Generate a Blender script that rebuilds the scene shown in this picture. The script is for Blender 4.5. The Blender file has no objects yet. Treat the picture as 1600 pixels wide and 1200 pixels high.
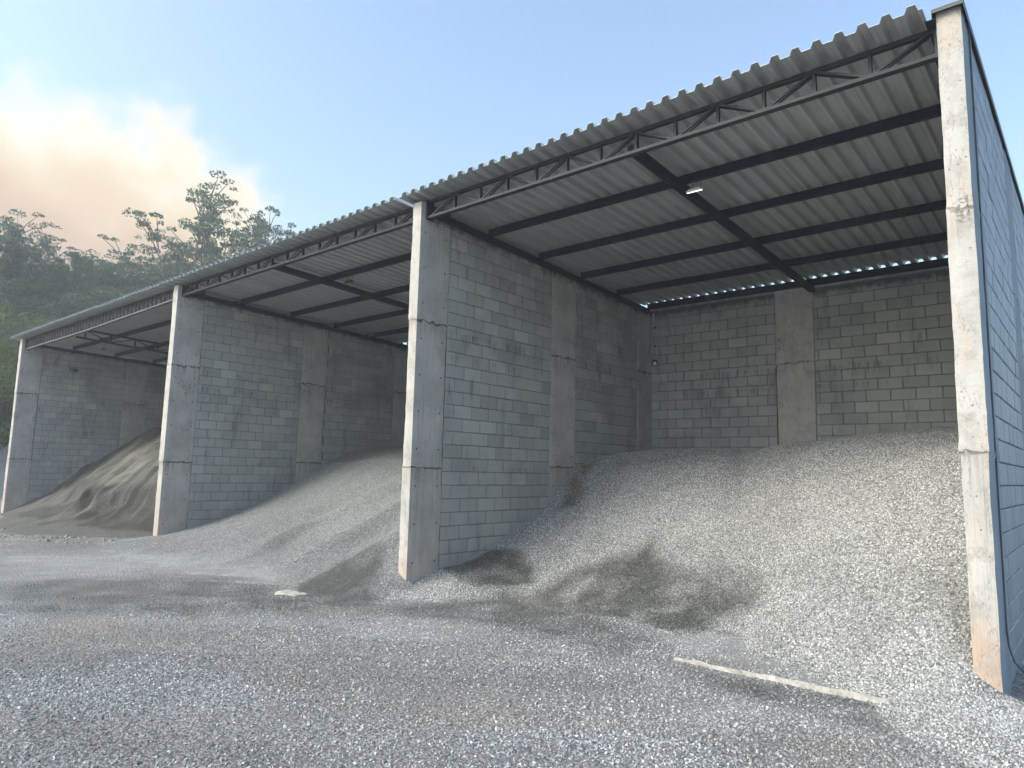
import bpy, bmesh, math, random
import numpy as np
from mathutils import Vector, Matrix
R = math.radians
random.seed(7)
SC = bpy.context.scene
COL = SC.collection

# ------------------------------------------------------------------ camera
cam_d = bpy.data.cameras.new('camera'); cam = bpy.data.objects.new('camera', cam_d); COL.objects.link(cam)
cam_d.sensor_width = 36; cam_d.lens = 1082.66 * 36 / 1600; cam_d.clip_end = 3000; cam_d.clip_start = .05
def _cam(yaw, pitch, roll):
    f = Vector((-math.sin(yaw) * math.cos(pitch), math.cos(yaw) * math.cos(pitch), math.sin(pitch)))
    r = Vector((math.cos(yaw), math.sin(yaw), 0)); u = r.cross(f)
    c, s = math.cos(roll), math.sin(roll)
    return c * r + s * u, -s * r + c * u, f
_r, _u, _f = _cam(.707, .1248, .0235)
cam.matrix_world = Matrix(((_r.x, _u.x, -_f.x, 12.938), (_r.y, _u.y, -_f.y, -6.550), (_r.z, _u.z, -_f.z, 2.0), (0, 0, 0, 1)))
SC.camera = cam

# ------------------------------------------------------------------ light
SUN_EL, SUN_AZ = 40, 208          # degrees; azimuth counted clockwise from +Y
HAZE = .0028
SUN_E, SKY_E, EXPO = 1.15, .138, 1.42
SC.view_settings.view_transform = 'Standard'; SC.view_settings.look = 'None'
SC.view_settings.gamma = 1; SC.view_settings.use_curve_mapping = False
SC.view_settings.exposure = EXPO
sd = Vector((math.sin(R(SUN_AZ)) * math.cos(R(SUN_EL)), math.cos(R(SUN_AZ)) * math.cos(R(SUN_EL)), math.sin(R(SUN_EL))))
ld = bpy.data.lights.new('sun', 'SUN'); sun = bpy.data.objects.new('sun', ld); COL.objects.link(sun)
ld.energy = SUN_E; ld.angle = R(28); ld.color = (1, .945, .84)
sun.rotation_euler = sd.to_track_quat('Z', 'Y').to_euler()

class NT:
    """small helper round a node tree"""
    def __init__(s, t): s.t = t; s.n = t.nodes; s.l = t.links
    def new(s, typ, **kw):
        n = s.n.new(typ)
        for k, v in kw.items():
            if k.startswith('i_'):
                key = k[2:]
                n.inputs[int(key) if key.isdigit() else key.replace('_', ' ')].default_value = v
            else: setattr(n, k, v)
        return n
    def link(s, a, b): s.l.new(a, b)
    def _in(s, sock, v):
        if hasattr(v, 'is_linked') or hasattr(v, 'links'): s.l.new(v, sock)
        else: sock.default_value = v
    def math(s, op, a, b=0., c=None, clamp=False):
        n = s.n.new('ShaderNodeMath'); n.operation = op; n.use_clamp = clamp
        s._in(n.inputs[0], a); s._in(n.inputs[1], b)
        if c is not None: s._in(n.inputs[2], c)
        return n.outputs[0]
    def mix(s, f, a, b, mode='MIX'):
        n = s.n.new('ShaderNodeMix'); n.data_type = 'RGBA'; n.blend_type = mode
        s._in(n.inputs[0], f); s._in(n.inputs[6], a); s._in(n.inputs[7], b)
        return n.outputs[2]
    def sstep(s, v, a, b, o0=0., o1=1.):
        n = s.n.new('ShaderNodeMapRange'); n.interpolation_type = 'SMOOTHSTEP'
        s._in(n.inputs[0], v); s._in(n.inputs[1], a); s._in(n.inputs[2], b); s._in(n.inputs[3], o0); s._in(n.inputs[4], o1)
        return n.outputs[0]
    def lin(s, v, a, b, o0=0., o1=1.):
        n = s.n.new('ShaderNodeMapRange')
        s._in(n.inputs[0], v); s._in(n.inputs[1], a); s._in(n.inputs[2], b); s._in(n.inputs[3], o0); s._in(n.inputs[4], o1)
        return n.outputs[0]
    def noise(s, vec, scale, detail=4, rough=.55, stretch=None, out=0, dist=0.):
        if stretch:
            m = s.n.new('ShaderNodeMapping'); m.inputs['Scale'].default_value = stretch; s.link(vec, m.inputs[0]); vec = m.outputs[0]
        n = s.n.new('ShaderNodeTexNoise'); n.inputs['Scale'].default_value = scale; n.inputs['Detail'].default_value = detail
        n.inputs['Roughness'].default_value = rough; n.inputs['Distortion'].default_value = dist
        s.link(vec, n.inputs['Vector']); return n.outputs[out]
    def ramp(s, f, stops, interp='LINEAR'):
        n = s.n.new('ShaderNodeValToRGB'); cr = n.color_ramp; cr.interpolation = interp
        while len(cr.elements) < len(stops): cr.elements.new(.5)
        for e, (p, c) in zip(cr.elements, stops): e.position = p; e.color = (*c, 1) if len(c) == 3 else c
        s.link(f, n.inputs[0]); return n.outputs[0]

world = bpy.data.worlds.new('World'); SC.world = world; world.use_nodes = True
W = NT(world.node_tree); W.n.clear()
wo = W.new('ShaderNodeOutputWorld'); bg = W.new('ShaderNodeBackground'); W.link(bg.outputs[0], wo.inputs[0])
sky = W.new('ShaderNodeTexSky', sky_type='NISHITA', sun_disc=False, sun_elevation=R(SUN_EL), sun_rotation=R(SUN_AZ))
sky.air_density = 1.0; sky.dust_density = 3.0; sky.ozone_density = .42; sky.altitude = 50
tc = W.new('ShaderNodeTexCoord'); DIR = tc.outputs['Generated']
def cdot(v):
    n = W.new('ShaderNodeVectorMath', operation='DOT_PRODUCT'); W.link(DIR, n.inputs[0]); n.inputs[1].default_value = v; return n.outputs['Value']
def pxdir(u, v):
    d = _r * ((u - 800) / 1082.66) + _u * (-(v - 600) / 1082.66) + _f; return d.normalized()
# a bank of cloud low in the west: a cap of the sky with a billowing edge
_cc = Vector((-.971, .236, .039)).normalized()          # middle of the cloud bank
ang = W.math('ARCCOSINE', cdot(_cc))
edge0 = math.acos(.909)
nA = W.noise(DIR, 4.2, 9, .6); nB = W.noise(DIR, 2.0, 3, .5)
inside = W.math('SUBTRACT', edge0 - .015, ang)            # radians inside the bank
inside = W.math('ADD', inside, W.math('MULTIPLY', W.math('SUBTRACT', nA, .5), .34))
mask = W.sstep(inside, -.02, .03)
depth = W.math('ADD', W.math('MULTIPLY', inside, 3.2), W.math('MULTIPLY', W.math('SUBTRACT', nB, .5), 1.0), clamp=True)
ccol = W.ramp(depth, [(0., (2.75, 2.85, 2.85)), (.13, (3.0, 2.85, 2.4)), (.28, (2.75, 2.3, 1.65)), (.50, (2.3, 1.75, 1.28)), (.75, (2.0, 1.55, 1.22)), (1., (1.75, 1.45, 1.25))])
skt = W.mix(1., sky.outputs[0], (.965, 1.02, 1.0, 1), 'MULTIPLY')
skyc = W.mix(mask, skt, ccol)
W.link(skyc, bg.inputs[0]); bg.inputs[1].default_value = SKY_E

# ------------------------------------------------------------------ materials
def mat(name):
    m = bpy.data.materials.new(name); m.use_nodes = True
    N = NT(m.node_tree); N.n.clear()
    out = N.new('ShaderNodeOutputMaterial'); b = N.new('ShaderNodeBsdfPrincipled'); N.link(b.outputs[0], out.inputs[0])
    N.b = b; N.pos = N.new('ShaderNodeNewGeometry').outputs['Position']
    return m, N
def bump(N, h, strength=.5, dist=.01, normal=None):
    b = N.new('ShaderNodeBump'); b.inputs['Strength'].default_value = strength; b.inputs['Distance'].default_value = dist
    N.link(h, b.inputs['Height'])
    if normal is not None: N.link(normal, b.inputs['Normal'])
    return b.outputs[0]
def sepxyz(N, v):
    s = N.new('ShaderNodeSeparateXYZ'); N.link(v, s.inputs[0]); return s.outputs

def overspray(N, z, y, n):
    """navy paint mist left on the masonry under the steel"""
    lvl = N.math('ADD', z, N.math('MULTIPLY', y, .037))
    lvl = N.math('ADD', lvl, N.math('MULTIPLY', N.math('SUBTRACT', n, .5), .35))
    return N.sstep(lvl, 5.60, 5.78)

def make_concrete(name, painted=False):
    m, N = mat(name)
    x, y, z = sepxyz(N, N.pos)
    n1 = N.noise(N.pos, 1.6, 6, .6); n2 = N.noise(N.pos, 34, 5, .65); n3 = N.noise(N.pos, 7, 5, .6)
    streak = N.noise(N.pos, 3.2, 5, .6, stretch=(9, 9, .42))
    col = N.ramp(n1, [(.28, (.33, .33, .315)), (.5, (.43, .428, .41)), (.72, (.52, .51, .485))])
    col = N.mix(N.sstep(n3, .50, .75, 0, .45), col, (.25, .25, .24, 1))
    col = N.mix(N.sstep(streak, .53, .72, 0, .5), col, (.22, .215, .205, 1))
    # plank grain of the shuttering in the lower pours
    grain = N.noise(N.pos, 8, 3, .7, stretch=(8, 8, .12))
    low = N.sstep(z, 2.3, 2.15)
    col = N.mix(N.math('MULTIPLY', N.sstep(grain, .5, .64), N.math('MULTIPLY', low, .45)), col, (.21, .20, .19, 1))
    # pour seams
    at = N.new('ShaderNodeAttribute', attribute_type='OBJECT', attribute_name='seam_low')
    at2 = N.new('ShaderNodeAttribute', attribute_type='OBJECT', attribute_name='seam_high')
    nw = N.noise(N.pos, 9, 5, .7)
    seams = None; below = None
    for a, wob in ((at, .12), (at2, .20)):
        dz = N.math('SUBTRACT', N.math('ADD', z, N.math('MULTIPLY', N.math('SUBTRACT', nw, .5), wob)), a.outputs['Fac'])
        s = N.sstep(N.math('ABSOLUTE', dz), .006, .018, 1, 0)
        b = N.math('MULTIPLY', N.sstep(dz, -.34, -.01), N.sstep(dz, 0, .012, 1, 0))
        seams = s if seams is None else N.math('MAXIMUM', seams, s)
        below = b if below is None else N.math('MAXIMUM', below, b)
    col = N.mix(N.math('MULTIPLY', below, N.sstep(streak, .42, .6, .0, .5)), col, (.20, .185, .17, 1))
    brk = N.sstep(n3, .36, .5, .25, 1)
    seams = N.math('MULTIPLY', seams, brk)
    col = N.mix(N.math('MULTIPLY', seams, .9), col, (.07, .06, .055, 1))
    # air pockets
    vo = N.new('ShaderNodeTexVoronoi', feature='F1'); vo.inputs['Scale'].default_value = 17; N.link(N.pos, vo.inputs['Vector'])
    vr = sepxyz(N, vo.outputs['Color'])[0]
    pk = N.math('MULTIPLY', N.sstep(vo.outputs['Distance'], .07, .15, 1, 0), N.math('GREATER_THAN', vr, .62))
    col = N.mix(N.math('MULTIPLY', pk, .7), col, (.12, .115, .11, 1))
    # tie holes in pairs down the long faces
    hw = N.new('ShaderNodeAttribute', attribute_type='OBJECT', attribute_name='half_w')
    tco = N.new('ShaderNodeTexCoord'); oo = sepxyz(N, tco.outputs['Object'])
    dy = N.math('SUBTRACT', N.math('ABSOLUTE', oo[1]), N.math('SUBTRACT', hw.outputs['Fac'], .10))
    dzz = N.math('SUBTRACT', N.math('FRACT', N.math('DIVIDE', N.math('ADD', z, .1), .53)), .5)
    dzz = N.math('MULTIPLY', dzz, .53)
    rr = N.math('SQRT', N.math('ADD', N.math('MULTIPLY', dy, dy), N.math('MULTIPLY', dzz, dzz)))
    geo = N.new('ShaderNodeNewGeometry'); nx = sepxyz(N, geo.outputs['Normal'])
    longf = N.math('GREATER_THAN', N.math('ABSOLUTE', nx[0]), .5)
    hole = N.math('MULTIPLY', N.sstep(rr, .010, .016, 1, 0), longf)
    col = N.mix(N.math('MULTIPLY', hole, .9), col, (.02, .02, .02, 1))
    # red soil splashed up the foot of the front face
    front = N.math('LESS_THAN', nx[1], -.5)
    so = N.sstep(N.math('ADD', z, N.math('MULTIPLY', N.math('SUBTRACT', n1, .5), 1.7)), 1.35, .35)
    so = N.math('MULTIPLY', so, N.lin(front, 0, 1, .16, .62))
    col = N.mix(so, col, (.47, .27, .165, 1))
    rim = N.math('MULTIPLY', N.sstep(N.noise(N.pos, 2.2, 4, .6, stretch=(3, 3, .5)), .5, .66), N.math('MULTIPLY', front, .45))
    col = N.mix(rim, col, (.50, .38, .27, 1))
    # lighter tone on the narrow front face
    col = N.mix(N.math('MULTIPLY', front, N.sstep(n1, .35, .7, .15, .55)), col, (.46, .442, .41, 1))
    pat = N.noise(N.pos, 4.5, 6, .7)
    col = N.mix(N.math('MULTIPLY', N.sstep(pat, .52, .60), N.math('MULTIPLY', front, .55)), col, (.33, .31, .28, 1))
    cr = N.math('ABSOLUTE', N.math('SUBTRACT', N.noise(N.pos, 2.6, 6, .62, stretch=(2.2, 2.2, .55)), .5))
    crk = N.math('MULTIPLY', N.sstep(cr, .0015, .006, 1, 0), N.lin(front, 0, 1, .15, .8))
    col = N.mix(N.math('MULTIPLY', crk, .65), col, (.13, .11, .095, 1))
    hc = N.math('MULTIPLY', N.sstep(N.noise(N.pos, 1.3, 3, .5), .60, .66), N.sstep(N.noise(N.pos, 40, 3, .6), .5, .6))
    col = N.mix(N.math('MULTIPLY', hc, .6), col, (.12, .11, .10, 1))
    pk = N.math('MAXIMUM', pk, hc)
    if painted:
        side = N.math('GREATER_THAN', nx[0], .5)
        pc = N.ramp(n1, [(.3, (.20, .25, .295)), (.7, (.26, .315, .36))])
        wear = N.sstep(N.math('ADD', n3, N.math('MULTIPLY', streak, .6)), .98, 1.06)
        pc = N.mix(N.math('MULTIPLY', wear, .6), pc, (.30, .36, .44, 1))
        pc = N.mix(N.math('MULTIPLY', seams, .5), pc, (.30, .36, .42, 1))
        col = N.mix(side, col, pc)
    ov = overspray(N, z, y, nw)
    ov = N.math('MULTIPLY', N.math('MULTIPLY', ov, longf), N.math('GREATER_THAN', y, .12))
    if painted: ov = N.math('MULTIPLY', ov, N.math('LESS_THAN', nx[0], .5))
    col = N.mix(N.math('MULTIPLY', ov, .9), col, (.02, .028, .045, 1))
    N.link(col, N.b.inputs['Base Color']); N.b.inputs['Roughness'].default_value = .88
    h = N.math('ADD', N.math('MULTIPLY', n2, .35), N.math('MULTIPLY', n3, .8))
    h = N.math('SUBTRACT', h, N.math('ADD', N.math('MULTIPLY', seams, 1.2), N.math('ADD', pk, N.math('MULTIPLY', hole, 2))))
    h = N.math('SUBTRACT', h, N.math('MULTIPLY', N.math('MULTIPLY', grain, low), .6))
    N.link(bump(N, h, .8, .012), N.b.inputs['Normal'])
    return m

def make_block(name, painted=False):
    m, N = mat(name)
    x, y, z = sepxyz(N, N.pos)
    oi = N.new('ShaderNodeObjectInfo'); g = N.new('ShaderNodeNewGeometry')
    rnd = N.math('FRACT', N.math('ADD', oi.outputs['Random'], N.math('MULTIPLY', g.outputs['Random Per Island'], 3.7)))
    n1 = N.noise(N.pos, 1.1, 5, .6); n2 = N.noise(N.pos, 110, 3, .7); n3 = N.noise(N.pos, 12, 5, .65)
    if painted:
        col = N.ramp(rnd, [(0, (.19, .24, .285)), (1, (.255, .31, .355))])
        col = N.mix(N.sstep(n1, .5, .75, 0, .4), col, (.24, .32, .42, 1))
        streak = N.noise(N.pos, 2.4, 5, .65, stretch=(5, 5, .35))
        col = N.mix(N.sstep(streak, .62, .72, 0, .65), col, (.42, .47, .52, 1))
        col = N.mix(N.sstep(n3, .64, .72, 0, .5), col, (.08, .10, .13, 1))
        bare = N.ramp(rnd, [(0, (.27, .285, .28)), (1, (.40, .415, .40))])      # only the outer side is painted
        bare = N.mix(N.sstep(n1, .42, .72, 0, .42), bare, (.155, .165, .165, 1))
        nxx = sepxyz(N, g.outputs['Normal'])[0]
        col = N.mix(N.math('LESS_THAN', nxx, -.5), col, bare)
    else:
        col = N.ramp(rnd, [(0, (.30, .315, .308)), (.15, (.345, .362, .353)), (.8, (.39, .408, .397)), (1, (.45, .465, .45))])
        col = N.mix(N.sstep(n1, .42, .72, 0, .42), col, (.155, .165, .165, 1))
        col = N.mix(N.sstep(n3, .56, .74, 0, .35), col, (.36, .37, .36, 1))
        # dribbles of cement below the pour level and dark weeping
        strk = N.noise(N.pos, 5.5, 5, .65, stretch=(5, 5, .5))
        for lv, a in ((4.08, .30), (3.72, .22), (2.05, .18)):
            dz = N.math('SUBTRACT', z, lv)
            bnd = N.math('MULTIPLY', N.sstep(dz, -a, -.02), N.sstep(dz, 0, .012, 1, 0))
            bnd = N.math('MULTIPLY', bnd, N.math('MULTIPLY', N.sstep(strk, .50, .60), N.sstep(n1, .45, .55)))
            col = N.mix(N.math('MULTIPLY', bnd, .6), col, (.075, .07, .07, 1))
        wide = N.noise(N.pos, 2.0, 6, .65, stretch=(1.2, 1.2, .7))
        col = N.mix(N.sstep(wide, .54, .70, 0, .45), col, (.40, .41, .385, 1))
        col = N.mix(N.sstep(N.noise(N.pos, 1.7, 6, .68, stretch=(2.2, 2.2, .5)), .55, .70, 0, .55), col, (.125, .13, .128, 1))
        tide = N.math('ADD', z, N.math('MULTIPLY', n1, -.9))
        col = N.mix(N.sstep(tide, 2.6, 1.6, 0, .28), col, (.36, .37, .36, 1))
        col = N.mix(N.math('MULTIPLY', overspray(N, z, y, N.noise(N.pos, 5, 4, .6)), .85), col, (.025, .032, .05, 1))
    sp = N.sstep(n2, .60, .70, 0, .5)
    col = N.mix(sp, col, (.07, .075, .08, 1))
    N.link(col, N.b.inputs['Base Color']); N.b.inputs['Roughness'].default_value = .5 if painted else .93
    N.link(bump(N, N.math('ADD', n2, N.math('MULTIPLY', n3, .8)), .55, .006), N.b.inputs['Normal'])
    return m

def simple(name, c, rough=.7, metal=0., noise=None, c2=None, nscale=8, bstr=.2, emis=None, spec=None):
    m, N = mat(name)
    if c2 is not None:
        n = N.noise(N.pos, nscale, 5, .6)
        N.link(N.ramp(n, [(.32, c), (.68, c2)]), N.b.inputs['Base Color'])
        N.link(bump(N, n, bstr, .01), N.b.inputs['Normal'])
    else: N.b.inputs['Base Color'].default_value = (*c, 1)
    N.b.inputs['Roughness'].default_value = rough; N.b.inputs['Metallic'].default_value = metal
    if name == 'steel_navy': N.b.inputs['Specular IOR Level'].default_value = .15
    if spec is not None: N.b.inputs['Specular IOR Level'].default_value = spec
    if emis: N.b.inputs['Emission Color'].default_value = (*emis[0], 1); N.b.inputs['Emission Strength'].default_value = emis[1]
    return m

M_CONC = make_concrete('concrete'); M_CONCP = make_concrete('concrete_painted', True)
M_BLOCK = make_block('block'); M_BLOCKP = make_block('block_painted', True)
M_MORT = simple('mortar', (.10, .105, .10), .95, c2=(.22, .225, .215), nscale=6)
M_MORTP = simple('mortar_painted', (.03, .045, .065), .85, c2=(.07, .10, .14), nscale=6)
M_STEEL = simple('steel_navy', (.006, .012, .026), .5, 0, c2=(.014, .022, .040), nscale=5, bstr=.05)
M_STEEL_LIT = simple('steel_lit', (.010, .014, .023), .6, 0, c2=(.020, .025, .037), nscale=5, bstr=.05)  # front truss steel, daylight on it painted in as a lighter tone
M_STEELL = simple('steel_pale', (.07, .075, .085), .5, .1, c2=(.14, .145, .155), nscale=7, bstr=.05)
M_WHITE = simple('white_plastic', (.75, .76, .77), .4)
M_DARK = simple('dark_plastic', (.02, .02, .022), .5)
M_LENS = simple('lamp_lens', (.85, .88, .9), .3, emis=((1, 1, 1), .9))

def make_sheet():
    m, N = mat('galvanised_sheet')
    oi = N.new('ShaderNodeObjectInfo')
    n = N.noise(N.pos, 2.2, 5, .6, stretch=(3, .6, 3)); n2 = N.noise(N.pos, 45, 3, .6)
    col = N.ramp(n, [(.3, (.40, .425, .42)), (.7, (.54, .56, .545))])
    col = N.mix(N.lin(oi.outputs['Random'], 0, 1, 0, .25), col, (.40, .42, .42, 1))
    N.link(col, N.b.inputs['Base Color']); N.b.inputs['Metallic'].default_value = .25
    N.link(N.lin(n, .3, .7, .36, .46), N.b.inputs['Roughness'])
    return m
M_SHEET = make_sheet()
M_FLASH = simple('flashing', (.025, .035, .042), .5, .2, c2=(.05, .06, .065), nscale=4)

def make_gravel(name, stops, vscale, fine, bstr, bdist, wetf=.33, pale=(.46, .48, .49), soil=(.34, .24, .17), rough=.85, big=.5, dusty=(.24, .225, .20), under=1.):
    """loose stone: each Voronoi cell is a chip; tone = (wet, soil, pale, fines)"""
    m, N = mat(name)
    v = N.new('ShaderNodeTexVoronoi', feature='F1'); v.inputs['Scale'].default_value = vscale
    wn = N.noise(N.pos, vscale * .7, 2, .5, out=1)
    wm = N.new('ShaderNodeMix', data_type='VECTOR'); wm.inputs[0].default_value = .012
    N.link(N.pos, wm.inputs[4]); N.link(wn, wm.inputs[5]); N.link(wm.outputs[1], v.inputs['Vector'])
    vc = sepxyz(N, v.outputs['Color'])
    v2 = N.new('ShaderNodeTexVoronoi', feature='F1'); v2.inputs['Scale'].default_value = vscale * 2.3; N.link(N.pos, v2.inputs['Vector'])
    vc2 = sepxyz(N, v2.outputs['Color'])
    r = N.math('ADD', N.math('MULTIPLY', vc[0], .65), N.math('MULTIPLY', vc2[1], .35))
    col = N.ramp(r, stops)
    gap = N.sstep(v.outputs['Distance'], .42, .72, 0, .55)
    col = N.mix(gap, col, tuple(c * .35 for c in stops[0][1]) + (1,))
    big_n = N.noise(N.pos, .9, 5, .6)
    col = N.mix(N.sstep(big_n, .4, .7, 0, big), col, tuple(c * .6 for c in stops[1][1]) + (1,))
    tone = N.new('ShaderNodeAttribute', attribute_type='GEOMETRY', attribute_name='tone')
    tx = sepxyz(N, tone.outputs['Color'])
    col = shade_tone(N, col, tx, tone, pale, soil, wetf, dusty)
    col = N.mix(1., col, (under, under, under, 1), 'MULTIPLY')  # shade in the gaps between stones painted in by darkening the bed
    N.link(col, N.b.inputs['Base Color'])
    N.link(N.lin(tx[0], 0, 1, rough, .55), N.b.inputs['Roughness'])
    h = N.math('ADD', N.math('SUBTRACT', 1., v.outputs['Distance']), N.math('MULTIPLY', N.math('SUBTRACT', 1., v2.outputs['Distance']), .4))
    h = N.math('ADD', h, N.math('MULTIPLY', N.noise(N.pos, fine, 4, .6), .5))
    N.link(bump(N, h, bstr, bdist), N.b.inputs['Normal'])
    return m
def shade_tone(N, col, tx, tone, pale, soil, wetf, dusty):
    col = N.mix(N.math('MULTIPLY', tx[2], .6), col, (*pale, 1))
    col = N.mix(N.math('MULTIPLY', tone.outputs['Alpha'], .55), col, (*dusty, 1))
    col = N.mix(N.math('MULTIPLY', tx[1], .6), col, (*soil, 1))
    wm = N.new('ShaderNodeMix', data_type='RGBA', blend_type='MULTIPLY')
    N.link(tx[0], wm.inputs[0]); N.link(col, wm.inputs[6]); wm.inputs[7].default_value = (wetf * .97, wetf, wetf * .93, 1)
    return wm.outputs[2]
def make_stone(name, stops, wetf=.33, pale=(.46, .48, .49), soil=(.34, .24, .17), dusty=(.24, .225, .20)):
    m, N = mat(name)
    oi = N.new('ShaderNodeObjectInfo')
    col = N.ramp(oi.outputs['Random'], stops)
    tone = N.new('ShaderNodeAttribute', attribute_type='INSTANCER', attribute_name='tone')
    tx = sepxyz(N, tone.outputs['Color'])
    big_n = N.noise(N.pos, 60, 3, .6)
    col = N.mix(N.sstep(big_n, .45, .65, 0, .3), col, (.12, .125, .13, 1))
    col = shade_tone(N, col, tx, tone, pale, soil, wetf, dusty)
    N.link(col, N.b.inputs['Base Color']); N.b.inputs['Roughness'].default_value = .8
    return m
ST_PILE = [(0., (.11, .118, .115)), (.3, (.31, .323, .32)), (.7, (.49, .505, .497)), (1., (.68, .695, .69))]
ST_GRND = [(0., (.115, .121, .126)), (.35, (.27, .282, .29)), (.75, (.42, .435, .447)), (1., (.60, .615, .625))]
ST_FINE = [(0., (.12, .13, .133)), (.4, (.26, .28, .283)), (.8, (.38, .40, .40)), (1., (.56, .57, .565))]
ST_SAND = [(0., (.10, .104, .092)), (.5, (.155, .158, .142)), (1., (.225, .226, .205))]
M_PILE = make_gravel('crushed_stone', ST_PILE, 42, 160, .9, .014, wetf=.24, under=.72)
M_PILE_S = make_stone('crushed_stone_chip', ST_PILE, wetf=.30)
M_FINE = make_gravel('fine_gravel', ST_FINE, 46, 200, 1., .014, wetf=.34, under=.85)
M_FINE_S = make_stone('fine_gravel_chip', ST_FINE, wetf=.34)
M_SAND = make_gravel('stone_dust', ST_SAND, 50, 16, .8, .04, wetf=.32, pale=(.33, .32, .28), big=.3)
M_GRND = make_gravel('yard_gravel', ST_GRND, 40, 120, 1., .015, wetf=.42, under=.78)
M_GRND_S = make_stone('yard_gravel_chip', ST_GRND, wetf=.45)

def make_leaf(name, c1, c2):
    m, N = mat(name)
    oi = N.new('ShaderNodeObjectInfo'); g = N.new('ShaderNodeNewGeometry')
    r = N.math('FRACT', N.math('ADD', N.math('MULTIPLY', g.outputs['Random Per Island'], .75), N.math('MULTIPLY', oi.outputs['Random'], .35)))
    col = N.ramp(r, [(0, c1), (1, c2)])
    N.link(col, N.b.inputs['Base Color']); N.b.inputs['Roughness'].default_value = .6
    N.b.inputs['Specular IOR Level'].default_value = .25
    tr = N.new('ShaderNodeBsdfTranslucent'); N.link(col, tr.inputs[0])
    ms = N.new('ShaderNodeMixShader'); ms.inputs[0].default_value = .42
    out = [n for n in N.n if n.type == 'OUTPUT_MATERIAL'][0]
    N.link(N.b.outputs[0], ms.inputs[1]); N.link(tr.outputs[0], ms.inputs[2]); N.link(ms.outputs[0], out.inputs[0])
    return m
M_LEAF = make_leaf('leaf_eucalyptus', (.045, .09, .055), (.10, .175, .10))
M_LEAF2 = make_leaf('leaf_forest', (.04, .085, .045), (.10, .17, .08))
M_LEAF3 = make_leaf('leaf_young', (.07, .11, .03), (.16, .20, .06))
M_BARK = simple('bark', (.09, .085, .07), .9, c2=(.19, .18, .15), nscale=2)
M_UNDER = simple('undergrowth', (.02, .035, .015), .95, c2=(.05, .075, .03), nscale=.6, bstr=1)

# ------------------------------------------------------------------ mesh helpers
class MB:
    def __init__(s): s.v = []; s.f = []
    def box(s, a, b):
        (x0, y0, z0), (x1, y1, z1) = a, b; i = len(s.v)
        s.v += [(x0, y0, z0), (x1, y0, z0), (x1, y1, z0), (x0, y1, z0), (x0, y0, z1), (x1, y0, z1), (x1, y1, z1), (x0, y1, z1)]
        s.f += [tuple(i + k for k in q) for q in ((0, 3, 2, 1), (4, 5, 6, 7), (0, 1, 5, 4), (1, 2, 6, 5), (2, 3, 7, 6), (3, 0, 4, 7))]
        return s
    def bar(s, p, q, w, h=None, up=(0, 0, 1)):
        """straight bar of section w x h from p to q"""
        h = h or w; p, q = Vector(p), Vector(q); d = (q - p).normalized(); up = Vector(up)
        a = d.cross(up)
        if a.length < 1e-4: a = d.cross(Vector((0, 1, 0)))
        a.normalize(); b = a.cross(d); i = len(s.v)
        for c in (p, q):
            for sx, sy in ((-1, -1), (1, -1), (1, 1), (-1, 1)): s.v.append(tuple(c + a * (sx * w / 2) + b * (sy * h / 2)))
        s.f += [tuple(i + k for k in f) for f in ((0, 1, 2, 3), (7, 6, 5, 4), (0, 4, 5, 1), (1, 5, 6, 2), (2, 6, 7, 3), (3, 7, 4, 0))]
        return s
    def tube(s, pts, rad, n=8):
        rings = []
        for k, p in enumerate(pts):
            p = Vector(p); d = (Vector(pts[min(k + 1, len(pts) - 1)]) - Vector(pts[max(k - 1, 0)])).normalized()
            a = d.cross(Vector((.31, .17, .93))).normalized(); b = d.cross(a)
            r = rad[k] if isinstance(rad, (list, tuple)) else rad; i = len(s.v)
            for j in range(n):
                t = 2 * math.pi * j / n; s.v.append(tuple(p + a * (r * math.cos(t)) + b * (r * math.sin(t))))
            rings.append(i)
        for a, b in zip(rings, rings[1:]):
            for j in range(n): s.f.append((a + j, a + (j + 1) % n, b + (j + 1) % n, b + j))
        s.f.append(tuple(rings[0] + j for j in reversed(range(n)))); s.f.append(tuple(rings[-1] + j for j in range(n)))
        return s
    def mesh(s, name, m, smooth=False):
        me = bpy.data.meshes.new(name); me.from_pydata(s.v, [], s.f); me.materials.append(m)
        if smooth: me.polygons.foreach_set('use_smooth', [True] * len(me.polygons))
        me.update(); return me
    def obj(s, name, m, parent=None, smooth=False): return link(name, s.mesh(name, m, smooth), parent)
def link(name, data, parent=None, loc=None):
    o = bpy.data.objects.new(name, data); COL.objects.link(o)
    if parent: o.parent = parent
    if loc: o.location = loc
    return o
def tag(o, label, cat, group=None, kind=None):
    if label: o['label'] = label
    if cat: o['category'] = cat
    if group: o['group'] = group
    if kind: o['kind'] = kind
    return o
def empty(name, loc=(0, 0, 0)): return link(name, None, None, loc)

# value noise on arrays
_rs = np.random.RandomState(11); _T = _rs.rand(256, 256)
def vn(x, y, s, seed=0):
    x = np.asarray(x) * s + seed * 17.3; y = np.asarray(y) * s + seed * 7.9
    xi = np.floor(x).astype(int); yi = np.floor(y).astype(int); fx = x - xi; fy = y - yi
    fx = fx * fx * (3 - 2 * fx); fy = fy * fy * (3 - 2 * fy)
    t = lambda i, j: _T[i % 256, j % 256]
    return (t(xi, yi) * (1 - fx) + t(xi + 1, yi) * fx) * (1 - fy) + (t(xi, yi + 1) * (1 - fx) + t(xi + 1, yi + 1) * fx) * fy - .5
def fbm(x, y, s, o=4, seed=0): return sum(vn(x, y, s * 2 ** k, seed + k) * .5 ** k for k in range(o))

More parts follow.
